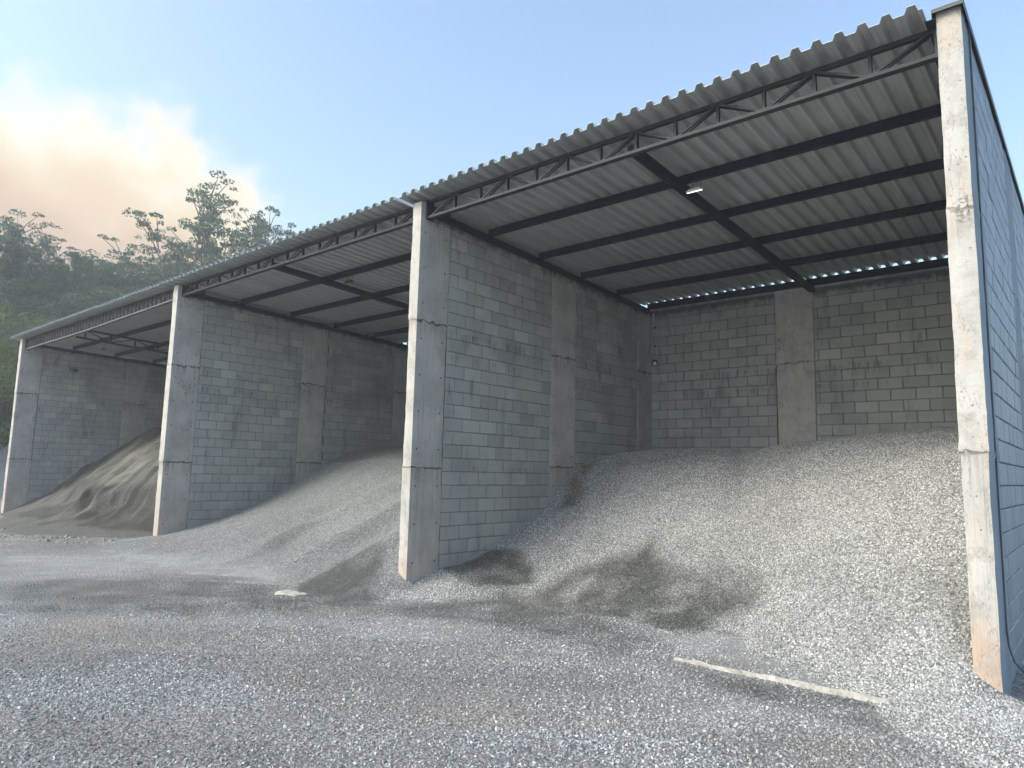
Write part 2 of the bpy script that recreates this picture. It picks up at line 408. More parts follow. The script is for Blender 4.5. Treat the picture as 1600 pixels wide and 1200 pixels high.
#HF-BEGIN
# ------------------------------------------------------------------ heights of the heaps and the yard (metres)
PX = [-13.93, -2.66, 5.32, 12.067]; PT = [.247, .218, .182, .183]; PZ = [5.917, 5.917, 5.917, 6.014]
YS, YM0, YM1, YB0, YB, YE = .6225, 3.2224, 3.9702, 6.237, 6.823, 7.02
G0 = .30
def tps(pts, lam=.002):
    P = np.array(pts, float); d = np.hypot(P[:, None, 0] - P[None, :, 0], P[:, None, 1] - P[None, :, 1])
    K = np.where(d > 0, d * d * np.log(d + 1e-9), 0) + lam * np.eye(len(P)); Q = np.c_[np.ones(len(P)), P[:, :2]]
    A = np.block([[K, Q], [Q.T, np.zeros((3, 3))]]); w = np.linalg.solve(A, np.r_[P[:, 2], 0, 0, 0])
    def f(x, y):
        sh = x.shape; x = x.ravel(); y = y.ravel(); out = np.zeros(len(x))
        for i in range(0, len(x), 20000):
            dd = np.hypot(x[i:i + 20000, None] - P[None, :, 0], y[i:i + 20000, None] - P[None, :, 1])
            out[i:i + 20000] = np.where(dd > 0, dd * dd * np.log(dd + 1e-9), 0) @ w[:-3] + w[-3] + w[-2] * x[i:i + 20000] + w[-1] * y[i:i + 20000]
        return out.reshape(sh)
    return f
PILE2 = [(5.45, .61, .56), (5.45, 1.29, .63), (5.45, 1.67, .76), (5.45, 2.19, .96), (5.45, 2.74, 1.15), (5.45, 3.03, 1.28), (5.45, 3.33, 1.54), (5.45, 3.88, 1.92),
 (5.45, 4.33, 2.16), (5.45, 5.3, 2.35), (5.45, 6.23, 2.44), (5.45, 6.9, 2.51), (6.57, 6.9, 2.55), (8.31, 6.9, 2.59), (9.04, 6.9, 2.67), (10.17, 6.9, 2.81), (10.85, 6.9, 2.87), (12.1, 6.9, 2.85),
 (5.5, 0, .40), (5.3, 0, .52), (5.0, 0, .38), (4.6, 0, .2), (4.6, -.5, .2), (4.7, -1.2, .2), (5.6, -1.5, .2), (5.4, -.35, .40), (5.9, -.75, .27), (6.25, -.6, .27), (5.1, -.6, .28), (6.4, -.06, .30), (6.72, .95, .31), (7.3, 1.2, .31), (8.28, .93, .31), (6.1, .9, .5), (6.3, 1.6, .66),
 (6.8, .2, .24), (8, -.5, .2), (8.6, .6, .26), (9.5, .7, .30), (9.4, .1, .27), (9.8, 1.0, .34),
 (7.3, 2, .74), (7.3, 3, 1.35), (7.3, 4, 1.93), (7.3, 5, 2.32), (9, 1.5, .58), (8.6, 2, .82), (9, 3, 1.5), (9, 4, 2.08), (9, 5.1, 2.48),
 (10.7, .2, .33), (10.5, .6, .5), (10.5, 1.2, .88), (10.5, 2, 1.38), (10.5, 3, 1.95), (10.5, 4, 2.38), (10.5, 5, 2.64), (11.57, -.36, .33), (11.84, -.75, .31), (12.13, -1.25, .29), (12.5, -1.4, .28), (13.2, -1.1, .28),
 (11.3, .3, .55), (12.05, 0, .56), (12.05, .6, .95), (12.05, 1.2, 1.32), (12.05, 2, 1.82), (12.05, 3, 2.30), (12.05, 4, 2.56), (12.05, 5.2, 2.72), (11.3, 4.2, 2.5), (12.25, -.05, .38), (12.2, -.6, .36), (10.6, -.6, .2), (11.4, -1.0, .22), (11.6, -1.8, .18)]
PILE1 = [(-2.5, .64, .57), (-2.5, 1.61, .83), (-2.5, 2.32, 1.12), (-2.5, 3.15, 1.52), (-2.5, 3.97, 2.0), (-2.5, 4.87, 2.37), (-2.5, 6.9, 2.63), (0, 6.9, 2.7), (3, 6.9, 2.75), (5.4, 6.9, 2.8),
 (5.35, 0, .55), (5.35, 1, 1.08), (5.35, 2, 1.68), (5.35, 3, 2.15), (5.35, 4, 2.45), (5.35, 5.3, 2.65), (5.6, -.5, .36), (5.7, -.95, .27), (4.9, -1.05, .28), (4.2, -1.1, .28), (4.6, -.2, .55), (3.9, .3, .62), (3.3, -.9, .29),
 (3, 0, .50), (3, 1, .92), (3, 2, 1.45), (3, 3, 1.98), (3, 4, 2.36), (3, 5, 2.56), (2.2, .3, .52), (0, -.8, .32), (0, 0, .46), (0, 1, .80), (0, 2, 1.25), (0, 3, 1.75), (0, 4, 2.22), (0, 5, 2.48),
 (-2.4, -.3, .42), (-2.6, 0, .44), (-3.2, -.1, .36), (-3.9, -.3, .27), (-2.2, -1.2, .29), (-.8, -1.55, .28), (1.8, -1.5, .28), (6.1, -1.3, .2), (6.2, -.5, .1), (6.2, 0, .1), (5.75, 0, .3), (3, -2, .22), (0, -2.4, .22), (-3.5, -1.5, .2), (-4.2, .3, .2)]
PILE0 = [(-13.8, 0, .30), (-13.8, .67, .69), (-13.8, 1.26, .96), (-13.8, 1.7, 1.4), (-13.8, 2.52, 2.0), (-13.8, 3.34, 2.62), (-13.8, 4.08, 3.1), (-13.8, 4.6, 3.26), (-13.8, 6.9, 3.35),
 (-12.8, -.28, .29), (-12, .3, .52), (-12, 1.3, 1.1), (-12, 2.5, 2.0), (-12, 3.5, 2.75), (-12, 5, 3.35), (-10, -1.1, .30), (-10, 0, .72), (-10, 1, 1.3), (-10, 2, 2.02), (-10, 3, 2.7), (-10, 4.2, 3.3), (-9, 6.9, 3.6),
 (-7.3, -1.75, .29), (-7, -.6, .7), (-7, 0, .98), (-7, 1, 1.5), (-7, 2, 2.15), (-7, 3, 2.75), (-7, 4.5, 3.3), (-5.9, -1.5, .29), (-5.05, -.8, .3), (-5, 0, .52), (-4.9, 1, 1.0), (-4.8, 2, 1.65), (-4.6, 3, 2.2), (-4.5, 4.5, 2.8), (-3.4, .8, .35), (-2.6, .4, .25),
 (-2.6, 2, 1.0), (-2.6, 4, 2.2), (-2.6, 6.9, 2.9), (-4, -1.2, .2), (-6.6, -2.6, .15), (-10, -2.2, .12), (-13.5, -1, .15)]
F2, F1, F0 = tps(PILE2), tps(PILE1), tps(PILE0)
def z2r_(x, y): return (y + 1.2) / 2.5
def h_pile2(x, y):
    z = F2(x, y) + .05 * fbm(x, y, 1.1, 4, 3) * np.clip(z2r_(x, y), .3, 1) + .016 * fbm(x, y, 5, 3, 9)
    z = z - .07 * np.exp(-((x - 10.05 + .35 * y) / .35) ** 2) * np.clip(y, 0, 1.5)      # gully beside the right-hand fan
    z = np.minimum(z, 2.95)
    out = (x > PX[3] + .09) & (y > .02)
    return np.where(out, np.minimum(z, .36 + .02 * fbm(x, y, 3)), z)
def h_pile1(x, y):
    z = F1(x, y) + .03 * fbm(x, y, 1.2, 3, 5) + .008 * fbm(x, y, 6, 2, 2)
    for a, b, c, h, w in ((3.05, -.05, .52, .26, .20), (4.35, -.35, .50, .28, .26), (1.1, .2, .42, .10, .35)):   # fans left by the loader
        t = np.clip((y + .6) / 1.0, 0, 1) * np.clip((4.4 - y) / 2.2, 0, 1)
        z = z + h * t * np.exp(-((x - a - c * (y - b)) / w) ** 2) - h * .6 * t * np.exp(-((x - a - c * (y - b) + w * 1.9) / w) ** 2)
    return np.minimum(z, 2.85)
def h_pile0(x, y):
    z = F0(x, y); s = x + .55 * y
    rid = np.abs(fbm(s, y * .3, 1.1, 5, 8))
    z = z + .42 * (rid - .16) * np.clip((z - .3) * 1.2, 0, 1) + .09 * fbm(x, y, 2.2, 5, 1) * np.clip((z - .2) * 2, 0, 1)
    scarp = 1 / (1 + np.exp(-(z - 1.25 - .35 * fbm(x, y, .6, 3, 4)) / .035))
    z = z + (.26 * scarp - .26) * np.clip((z - .35) * 2, 0, 1) * np.clip((x + 11.5) / 1.5, 0, 1)
    return z
def h_ground(x, y):
    z = G0 + .03 * fbm(x, y, .35, 3, 6) + .012 * fbm(x, y, 1.7, 3, 2) + .006 * fbm(x, y, 6, 2, 4)
    t = np.exp(-((y + 1.7 - .05 * x) / 1.1) ** 2) * ((x < 4.5) & (x > -12))
    z = z + t * .085 * fbm((.76 * x + .65 * y) * .13, (-.65 * x + .76 * y) * 1.5, 1.9, 4, 13)   # wheel ruts
    z = np.where((x < -30) | (y > 18), z + 0, z)
    far = np.clip((np.hypot(x + 5, y) - 22), 0, None)
    return z - .0 * far
#HF-END
TONES = {}
#TONES-BEGIN
TONES = {
 'ground': [
  (2, [(9.06, 0.6), (9.82, 1.06), (10.75, 0.23), (11.58, -0.34), (10.63, -0.08), (9.59, -0.13)], 0.18, 0.7),
  (2, [(11.62, -0.46), (12.08, -0.13), (12.37, -0.06), (12.41, -0.59), (12.02, -0.9)], 0.3, 0.5),
  (0, [(5.48, 0.7), (5.5, 1.63), (6.03, 1.86), (6.52, 1.64), (6.75, 1.32), (6.55, 1.03), (6.2, 0.69)], 0.09, 1.0),
  (0, [(6.83, 0.97), (7.18, 1.75), (7.74, 2.3), (8.1, 1.84), (8.38, 0.77), (7.62, 0.51)], 0.12, 0.75),
  (0, [(9.87, 1.29), (10.51, 0.65), (10.52, 0.25), (10.23, 0.37)], 0.15, 0.3),
  (0, [(4.75, 0.15), (5.21, -0.31), (5.98, -0.91), (5.54, -1.39), (5.04, -1.7), (4.2, -0.8), (3.79, 0.13)], 0.12, 0.95),
  (0, [(1.39, -3.65), (1.66, -2.55), (2.36, -1.48), (3.87, -1.1), (5.76, -0.99), (6.36, -0.88), (5.89, -1.8), (4.68, -2.92), (3.78, -4.22)], 0.3, 0.8),
  (0, [(6.19, -0.93), (6.63, 0.93), (9.03, 0.23), (9.48, -0.05), (9.19, -0.65), (7.94, -0.61), (6.65, -0.93)], 0.2, 0.8),
  (0, [(9.79, -0.51), (11.58, -0.44), (11.74, -1.06), (11.09, -1.01), (10.02, -0.95)], 0.12, 0.8),
  (2, [(-2.03, -2.84), (-1.47, -1.15), (1.43, -0.16), (3.42, -0.73), (2.36, -1.48), (1.6, -2.53), (1.21, -3.61)], 0.35, 0.8),
  (3, [(-5.11, -2.11), (-2.17, -0.18), (-1.2, -1.03), (-2.03, -2.84)], 0.4, 0.8),
  (1, [(4.39, -3.85), (4.59, -3.3), (5.24, -3.48), (5.16, -3.97)], 0.25, 0.6),
  (3, [(4.22, -4.21), (5.32, -2.72), (6.31, -2.94), (5.99, -3.76), (5.02, -4.31)], 0.25, 0.8),
  (3, [(5.87, -2.85), (6.16, -2.06), (6.65, -2.59), (6.39, -3.05)], 0.25, 0.6),
  (1, [(7.68, -3.34), (7.9, -3.0), (8.24, -3.18), (7.98, -3.46)], 0.25, 0.45),
  (1, [(8.93, -2.93), (9.47, -2.4), (9.66, -2.7), (9.2, -3.05)], 0.25, 0.4),
  (3, [(11.06, -1.78), (11.71, -0.9), (11.98, -1.55), (11.3, -2.2)], 0.3, 0.7),
  (1, [(11.45, -1.62), (11.58, -1.45), (11.63, -1.77), (11.52, -1.86)], 0.2, 0.4),
  (3, [(7.98, -4.1), (8.41, -3.77), (8.7, -4.03), (8.13, -4.38)], 0.3, 0.5),
  (0, [(6.92, -4.96), (7.93, -4.5), (9.15, -4.28), (8.17, -5.26)], 0.3, 0.35),
 ],
 'pile2': [
  (2, [(11.62, -0.46), (12.08, -0.13), (12.37, -0.06), (12.41, -0.59), (12.02, -0.9)], 0.3, 0.5),
  (0, [(5.48, 0.7), (5.5, 1.63), (6.03, 1.86), (6.52, 1.64), (6.75, 1.32), (6.55, 1.03), (6.2, 0.69)], 0.09, 1.0),
  (0, [(7.86, 2.45), (8.3, 2.19), (8.8, 1.93), (9.68, 1.82), (10.0, 1.44), (9.77, 1.38), (9.47, 1.19), (9.23, 0.72), (8.79, 0.44), (8.0, 0.52), (7.28, 0.82), (6.95, 1.24), (7.29, 1.59), (7.63, 1.95)], 0.16, 0.9),
  (0, [(6.83, 0.97), (7.18, 1.75), (7.74, 2.3), (8.1, 1.84), (8.38, 0.77), (7.62, 0.51)], 0.12, 0.75),
  (0, [(11.57, 0.99), (11.87, 1.11), (12.02, 0.29), (11.83, 0.16)], 0.15, 0.45),
  (0, [(9.87, 1.29), (10.51, 0.65), (10.52, 0.25), (10.23, 0.37)], 0.15, 0.3),
  (0, [(5.5, 4.03), (5.56, 4.79), (6.08, 3.21), (5.77, 3.05)], 0.12, 0.75),
  (0, [(6.19, -0.93), (6.63, 0.93), (9.03, 0.23), (9.48, -0.05), (9.19, -0.65), (7.94, -0.61), (6.65, -0.93)], 0.2, 0.8),
 ],
 'pile1': [
  (0, [(5.5, 4.03), (5.56, 4.79), (6.08, 3.21), (5.77, 3.05)], 0.12, 0.75),
  (0, [(4.75, 0.15), (5.21, -0.31), (5.98, -0.91), (5.54, -1.39), (5.04, -1.7), (4.2, -0.8), (3.79, 0.13)], 0.12, 0.95),
  (0, [(1.55, -0.19), (0.94, 1.27), (1.67, 1.2), (1.76, 0.25)], 0.12, 0.55),
  (0, [(1.39, -3.65), (1.66, -2.55), (2.36, -1.48), (3.87, -1.1), (5.76, -0.99), (6.36, -0.88), (5.89, -1.8), (4.68, -2.92), (3.78, -4.22)], 0.3, 0.8),
  (2, [(-2.03, -2.84), (-1.47, -1.15), (1.43, -0.16), (3.42, -0.73), (2.36, -1.48), (1.6, -2.53), (1.21, -3.61)], 0.35, 0.8),
 ],
 'pile0': [
  (0, [(-5.75, 1.31), (-6.61, 0.93), (-6.48, 0.41), (-5.95, -0.53), (-4.71, 0.02), (-3.92, 0.61)], 0.12, 1.0),
  (0, [(-12.45, -0.21), (-10.15, 0.43), (-6.87, 0.57), (-6.83, 0.28), (-7.79, -0.68)], 0.1, 0.8),
  (0, [(-5.93, 1.26), (-6.55, 0.21), (-7.06, -0.87), (-6.71, -0.94), (-6.16, 0.15), (-6.11, 0.78)], 0.06, 0.9),
  (0, [(-13.43, 1.9), (-7.6, 0.67), (-6.9, 0.66), (-7.65, 0.24), (-13.35, 1.53)], 0.08, 0.6),
  (2, [(-7.71, 0.55), (-11.79, 3.01), (-7.28, 1.71), (-7.07, 0.8)], 0.15, 0.7),
 ],
}
#TONES-END

def poly_mask(x, y, poly, soft, wob=.25, seed=0):
    """signed soft mask of a world polygon with an uneven edge"""
    x = x + wob * fbm(x, y, 1.6, 4, seed + 20); y = y + wob * fbm(x, y, 1.6, 4, seed + 40)
    P = np.array(poly, float); ins = np.zeros(x.shape, bool); dm = np.full(x.shape, 1e9)
    for (x0, y0), (x1, y1) in zip(P, np.roll(P, -1, 0)):
        c = ((y0 > y) != (y1 > y)) & (x < (x1 - x0) * (y - y0) / (y1 - y0 + 1e-12) + x0); ins ^= c
        ex, ey = x1 - x0, y1 - y0; t = np.clip(((x - x0) * ex + (y - y0) * ey) / (ex * ex + ey * ey + 1e-12), 0, 1)
        dm = np.minimum(dm, np.hypot(x - x0 - t * ex, y - y0 - t * ey))
    sd_ = np.where(ins, dm, -dm)
    return np.clip(sd_ / soft * .5 + .5, 0, 1)

def tone_of(which, X, Y):
    t = np.zeros(X.shape + (4,))
    for ch, poly, soft, amt in TONES.get(which, []):
        m = poly_mask(X, Y, poly, soft, min(.24, soft * 1.5), len(poly) + ch) * amt
        m = m * np.clip(.95 + .9 * fbm(X, Y, 3, 3, 7), .45, 1.15)
        t[..., ch] = np.maximum(t[..., ch], m)
    if which == 'ground':      # packed fines between looser stones, in lanes left by wheels
        u, v = .76 * X + .65 * Y, -.65 * X + .76 * Y
        f = fbm(u * .35, v * 1.1, .8, 5, 31); t[..., 3] = np.maximum(t[..., 3], np.clip((f - .08) * 2.0, 0, .38))
        f2 = fbm(u * .3, v, 1.1, 5, 47); t[..., 0] = np.maximum(t[..., 0], np.clip((f2 - .10) * 1.6, 0, .2))
        f3 = fbm(u * .4, v, .9, 4, 61); t[..., 2] = np.maximum(t[..., 2], np.clip((f3 - .08) * 2.4, 0, .45))
    if which == 'pile2':
        f = fbm(X, Y, 1.4, 5, 71); t[..., 0] = np.maximum(t[..., 0], np.clip((f - .16) * 1.6, 0, .15))
    return np.clip(t, 0, 1)

def grid_mesh(name, xs, ys, hf, m, which, keep=None, dens=None):
    X, Y = np.meshgrid(xs, ys); Z = hf(X, Y); nx, ny = len(xs), len(ys)
    idx = np.arange(nx * ny).reshape(ny, nx)
    q = np.stack([idx[:-1, :-1], idx[:-1, 1:], idx[1:, 1:], idx[1:, :-1]], -1).reshape(-1, 4)
    if keep is not None:
        K = keep(X, Y, Z); kq = K.ravel()[q].any(1); q = q[kq]
    used = np.unique(q); remap = -np.ones(nx * ny, int); remap[used] = np.arange(len(used))
    co = np.stack([X, Y, Z], -1).reshape(-1, 3)[used]; q = remap[q]
    me = bpy.data.meshes.new(name); me.vertices.add(len(co)); me.vertices.foreach_set('co', co.ravel())
    me.loops.add(q.size); me.loops.foreach_set('vertex_index', q.ravel().astype(np.int32))
    me.polygons.add(len(q)); me.polygons.foreach_set('loop_start', np.arange(0, q.size, 4, dtype=np.int32))
    me.update(calc_edges=True); me.polygons.foreach_set('use_smooth', [True] * len(q))
    t = tone_of(which, X, Y).reshape(-1, 4)[used]
    a = me.attributes.new('tone', 'FLOAT_COLOR', 'POINT'); a.data.foreach_set('color', t.astype(np.float32).ravel())
    if dens is not None:
        dd = dens(X, Y).ravel()[used]; b = me.attributes.new('dens', 'FLOAT', 'POINT'); b.data.foreach_set('value', dd.astype(np.float32))
    me.materials.append(m); me.validate(); return me

# chips of crushed stone, kept out of the scene and only scattered
def chip_collection(name, m, n, flat=.7):
    c = bpy.data.collections.new(name)
    for k in range(n):
        bm = bmesh.new(); rs = random.Random(k + len(name))
        for _ in range(11):
            v = Vector((rs.gauss(0, 1), rs.gauss(0, 1), rs.gauss(0, 1))).normalized()
            bm.verts.new((v.x * .5 * rs.uniform(.8, 1.15), v.y * .38 * rs.uniform(.8, 1.2), v.z * .5 * flat * rs.uniform(.7, 1.1)))
        r = bmesh.ops.convex_hull(bm, input=bm.verts)
        bmesh.ops.delete(bm, geom=[g for g in r['geom_interior'] if isinstance(g, bmesh.types.BMVert)], context='VERTS')
        me = bpy.data.meshes.new('chip'); bm.to_mesh(me); bm.free(); me.materials.append(m)
        c.objects.link(bpy.data.objects.new('chip', me))
    return c
def scatter(o, coll, density, smin, smax, seed=0, bias=1.8):
    ng = bpy.data.node_groups.new('scatter_' + o.name, 'GeometryNodeTree')
    ng.interface.new_socket('Geometry', in_out='INPUT', socket_type='NodeSocketGeometry')
    ng.interface.new_socket('Geometry', in_out='OUTPUT', socket_type='NodeSocketGeometry')
    N = NT(ng); gi = N.new('NodeGroupInput'); go = N.new('NodeGroupOutput')
    dp = N.new('GeometryNodeDistributePointsOnFaces'); N.link(gi.outputs[0], dp.inputs['Mesh'])
    na = N.new('GeometryNodeInputNamedAttribute', data_type='FLOAT'); na.inputs['Name'].default_value = 'dens'
    N.link(N.math('MULTIPLY', na.outputs['Attribute'], density), dp.inputs['Density']); dp.inputs['Seed'].default_value = seed
    ci = N.new('GeometryNodeCollectionInfo'); ci.inputs['Collection'].default_value = coll
    ci.inputs['Separate Children'].default_value = True; ci.inputs['Reset Children'].default_value = True
    io = N.new('GeometryNodeInstanceOnPoints'); N.link(dp.outputs['Points'], io.inputs['Points'])
    N.link(ci.outputs[0], io.inputs['Instance']); io.inputs['Pick Instance'].default_value = True
    rv = N.new('FunctionNodeRandomValue', data_type='FLOAT_VECTOR'); rv.inputs[1].default_value = (6.28, 6.28, 6.28)
    rv.inputs['Seed'].default_value = seed + 1
    N.link(rv.outputs[0], io.inputs['Rotation'])
    rf = N.new('FunctionNodeRandomValue', data_type='FLOAT'); rf.inputs['Seed'].default_value = seed + 2
    pw = N.math('POWER', rf.outputs[1], bias)
    N.link(N.math('ADD', N.math('MULTIPLY', pw, smax - smin), smin), io.inputs['Scale'])
    N.link(io.outputs[0], go.inputs[0])
    top = o.get('category') is None
    o = link('loose_stones', o.data, None if top else o); o['kind'] = 'stuff'
    if top: o['label'] = 'loose grey stones lying all over the yard'
    md = o.modifiers.new('stones', 'NODES'); md.node_group = ng

# ------------------------------------------------------------------ ground and hills
CAMX, CAMY = 12.938, -6.55
def stretch(a, b, step, lo, hi):
    c = list(np.arange(a, b + 1e-6, step)); s = step; v = a; L = []
    while v > lo: s *= 1.22; v -= s; L.append(max(v, lo))
    s = step; v = c[-1]; Rr = []
    while v < hi: s *= 1.22; v += s; Rr.append(min(v, hi))
    return np.array(L[::-1] + c + Rr)
gx = stretch(-9, 14.5, .055, -320, 260); gy = stretch(-6.5, 1.6, .055, -200, 320)
def g_dens(X, Y):
    d = np.hypot(X - CAMX, Y - CAMY)
    v = np.clip((10.5 - d) / 5.0, 0, 1) * np.clip(1.05 - 1.3 * np.clip(fbm((.76 * X + .65 * Y) * .35, (-.65 * X + .76 * Y) * 1.1, .8, 5, 31) - .02, 0, 1), .6, 1) * (Y < 1.6) * (Y > -6.4) * (X < 13.9) * (X > 1)
    return v * np.clip(.78 + .9 * fbm(X, Y, .9, 3, 12), .15, 1)
def h_all(X, Y):
    z = h_ground(X, Y)
    d = np.hypot(X - 13, Y + 6.5)
    a = np.degrees(np.arctan2(-(X - 13), (Y + 6.5)))        # bearing left of +Y
    hill = np.clip((d - 52) * .30, 0, 24) * np.clip((a - 42) / 22, 0, 1) * np.clip((150 - a) / 40, 0, 1)
    return z + hill
gm = grid_mesh('ground', gx, gy, h_all, M_GRND, 'ground', dens=g_dens)
gm.materials.append(M_UNDER)
_co = np.zeros(len(gm.vertices) * 3); gm.vertices.foreach_get('co', _co); _co = _co.reshape(-1, 3)
_pc = np.zeros(len(gm.polygons) * 3); gm.polygons.foreach_get('center', _pc); _pc = _pc.reshape(-1, 3)
gm.polygons.foreach_set('material_index', ((_pc[:, 0] < -34) | (_pc[:, 1] > 30)).astype(np.int32))
ground = tag(link('ground', gm), None, None, kind='structure')
scatter(ground, chip_collection('yard_chips', M_GRND_S, 8), 3000, .009, .036, 3, 2.0)

# ------------------------------------------------------------------ heaps
p2 = grid_mesh('gravel_heap', np.arange(4.7, 13.7, .045), np.arange(-2.1, 6.95, .045), h_pile2, M_PILE, 'pile2',
    keep=lambda X, Y, Z: (Z > h_ground(X, Y) - .035) & ~((X < 5.38) & (Y > .03)),
    dens=lambda X, Y: np.clip((h_pile2(X, Y) - h_ground(X, Y) + .02) / .05, .12, 1) * ((X < 12.07) | (Y < 0)) * np.clip(1.35 - .05 * np.hypot(X - CAMX, Y - CAMY), .4, 1))
pile2 = tag(link('gravel_heap', p2), 'big grey crushed stone heap with dark wet patches in the nearest bay', 'gravel heap', 'heaps of material in the bays', 'thing')
scatter(pile2, chip_collection('heap_chips', M_PILE_S, 8), 3600, .012, .031, 11, 1.2)
p1 = grid_mesh('gravel_heap', np.arange(-5, 6.3, .05), np.arange(-2.6, 6.95, .05), h_pile1, M_FINE, 'pile1',
    keep=lambda X, Y, Z: (Z > h_ground(X, Y) - .03) & ~((X < -2.55) & (Y > .03)) & ~((X > 5.42) & (Y > .03)),
    dens=lambda X, Y: np.clip((h_pile1(X, Y) - h_ground(X, Y)) / .06, 0.1, 1) * (Y < 4))
pile1 = tag(link('gravel_heap', p1), 'smooth heap of fine blue grey gravel in the middle bay', 'gravel heap', 'heaps of material in the bays', 'thing')
scatter(pile1, chip_collection('fine_chips', M_FINE_S, 5), 1700, .010, .024, 21, 1.2)
p0 = grid_mesh('sand_heap', np.arange(-14.9, -2.4, .05), np.arange(-2.7, 6.95, .05), h_pile0, M_SAND, 'pile0',
    keep=lambda X, Y, Z: (Z > h_ground(X, Y) - .03) & ~((X < -13.8) & (Y > .03)) & ~((X > -2.55) & (Y > .03)))
pile0 = tag(link('sand_heap', p0), 'furrowed brown grey stone dust heap in the farthest bay', 'sand heap', 'heaps of material in the bays', 'thing')

# ------------------------------------------------------------------ masonry
def column(parent, x0, x1, y0, y1, z1, m, seams, proud=.006, seed=0):
    """cast column: a gridded box, each pour a little out of line with the next"""
    hx, hy = (x1 - x0) / 2 + proud, (y1 - y0) / 2; step = .055
    nxs, nys = max(2, round(2 * hx / step)), max(3, round(2 * hy / step)); per = []
    for i in range(nxs): per.append((-hx + 2 * hx * i / nxs, -hy))
    for i in range(nys): per.append((hx, -hy + 2 * hy * i / nys))
    for i in range(nxs): per.append((hx - 2 * hx * i / nxs, hy))
    for i in range(nys): per.append((-hx, hy - 2 * hy * i / nys))
    per = np.array(per); nz = int(z1 / step); zs = np.linspace(0, z1, nz + 1); V = []
    for k, z in enumerate(zs):
        s = np.zeros(len(per))
        for j, sm in enumerate(seams):
            zz = z + .09 * vn(per[:, 0] * 1 + per[:, 1], per[:, 0] * .7, 6, seed + j)
            s += np.where(zz > sm, (-.006, .007)[(j + seed) % 2], 0) + .009 * np.exp(-((zz - sm - .02) / .03) ** 2)
        nrm = per / np.array([hx, hy]); nrm = nrm / np.maximum(np.abs(nrm).max(1, keepdims=True), 1e-6); nrm = np.where(np.abs(nrm) > .98, np.sign(nrm), 0)
        n = .005 * vn(per[:, 0] * 3 + per[:, 1] * 2, np.full(len(per), z) * 1.0, 5, seed) + .004 * vn(per[:, 0] + per[:, 1] * 4, np.full(len(per), z), 14, seed + 3)
        p = per + nrm * (s + n)[:, None]
        cr = (np.abs(nrm).sum(1) > 1.5)                       # chipped arrises
        p[cr] -= np.sign(per[cr]) * (.006 + .012 * np.abs(vn(np.full(cr.sum(), z) + per[cr, 0] * 9, per[cr, 1] * 9, 4, seed)))[:, None]
        V += [(a, b, z) for a, b in p]
    L = len(per); F = [(k * L + j, k * L + (j + 1) % L, (k + 1) * L + (j + 1) % L, (k + 1) * L + j) for k in range(nz) for j in range(L)]
    F.append(tuple(nz * L + j for j in range(L)))
    me = bpy.data.meshes.new('concrete_column'); me.from_pydata(V, [], F); me.materials.append(m)
    me.polygons.foreach_set('use_smooth', [True] * (len(F) - 1) + [False]); me.update(); me.set_sharp_from_angle(angle=R(35))
    o = link('concrete_column', me, parent, ((x0 + x1) / 2, (y0 + y1) / 2, 0))
    o['half_w'] = float(hy if hy > hx else hx); o['seam_low'] = float(seams[0]); o['seam_high'] = float(seams[1])
    return o

_bc = {}
def block_mesh(l, t, h, m, var, axis):
    key = (round(l, 2), round(t, 3), round(h, 3), m.name, var, axis)
    if key in _bc: return _bc[key]
    rs = random.Random(hash(key[:3]) + var); e = .004; b = MB(); hl, ht, hh = l / 2, t / 2, h / 2
    # box with arrises knocked back: 24 corner points
    V = []; F = []
    def P(x, y, z): V.append((x, y, z)); return len(V) - 1
    ids = {}
    for sx in (-1, 1):
        for sy in (-1, 1):
            for sz in (-1, 1):
                ex = e * rs.uniform(.6, 2.6)
                c = (sx * hl, sy * ht, sz * hh)
                ids[sx, sy, sz, 0] = P(c[0], c[1] - sy * ex, c[2] - sz * ex)
                ids[sx, sy, sz, 1] = P(c[0] - sx * ex, c[1], c[2] - sz * ex)
                ids[sx, sy, sz, 2] = P(c[0] - sx * ex, c[1] - sy * ex, c[2])
    def q(*a): F.append(a)
    for s in (-1, 1):
        q(*(ids[s, a, b_, 0] for a, b_ in (((-1, -1), (1, -1), (1, 1), (-1, 1)) if s > 0 else ((-1, -1), (-1, 1), (1, 1), (1, -1)))))
        q(*(ids[a, s, b_, 1] for a, b_ in (((-1, -1), (-1, 1), (1, 1), (1, -1)) if s > 0 else ((-1, -1), (1, -1), (1, 1), (-1, 1)))))
        q(*(ids[a, b_, s, 2] for a, b_ in (((-1, -1), (1, -1), (1, 1), (-1, 1)) if s > 0 else ((-1, -1), (-1, 1), (1, 1), (1, -1)))))
    for a in (-1, 1):
        for b_ in (-1, 1):
            q(ids[a, b_, -1, 0], ids[a, b_, 1, 0], ids[a, b_, 1, 1], ids[a, b_, -1, 1])
            q(ids[a, -1, b_, 0], ids[a, 1, b_, 0], ids[a, 1, b_, 2], ids[a, -1, b_, 2])
            q(ids[-1, a, b_, 1], ids[1, a, b_, 1], ids[1, a, b_, 2], ids[-1, a, b_, 2])
            for c in (-1, 1): F.append((ids[a, b_, c, 0], ids[a, b_, c, 1], ids[a, b_, c, 2]))
    if axis == 'y': V = [(-y, x, z) for x, y, z in V]
    me = bpy.data.meshes.new('block'); me.from_pydata(V, [], F); me.materials.append(m)
    bm = bmesh.new(); bm.from_mesh(me); bmesh.ops.recalc_face_normals(bm, faces=bm.faces); bm.to_mesh(me); bm.free()
    _bc[key] = me; return me

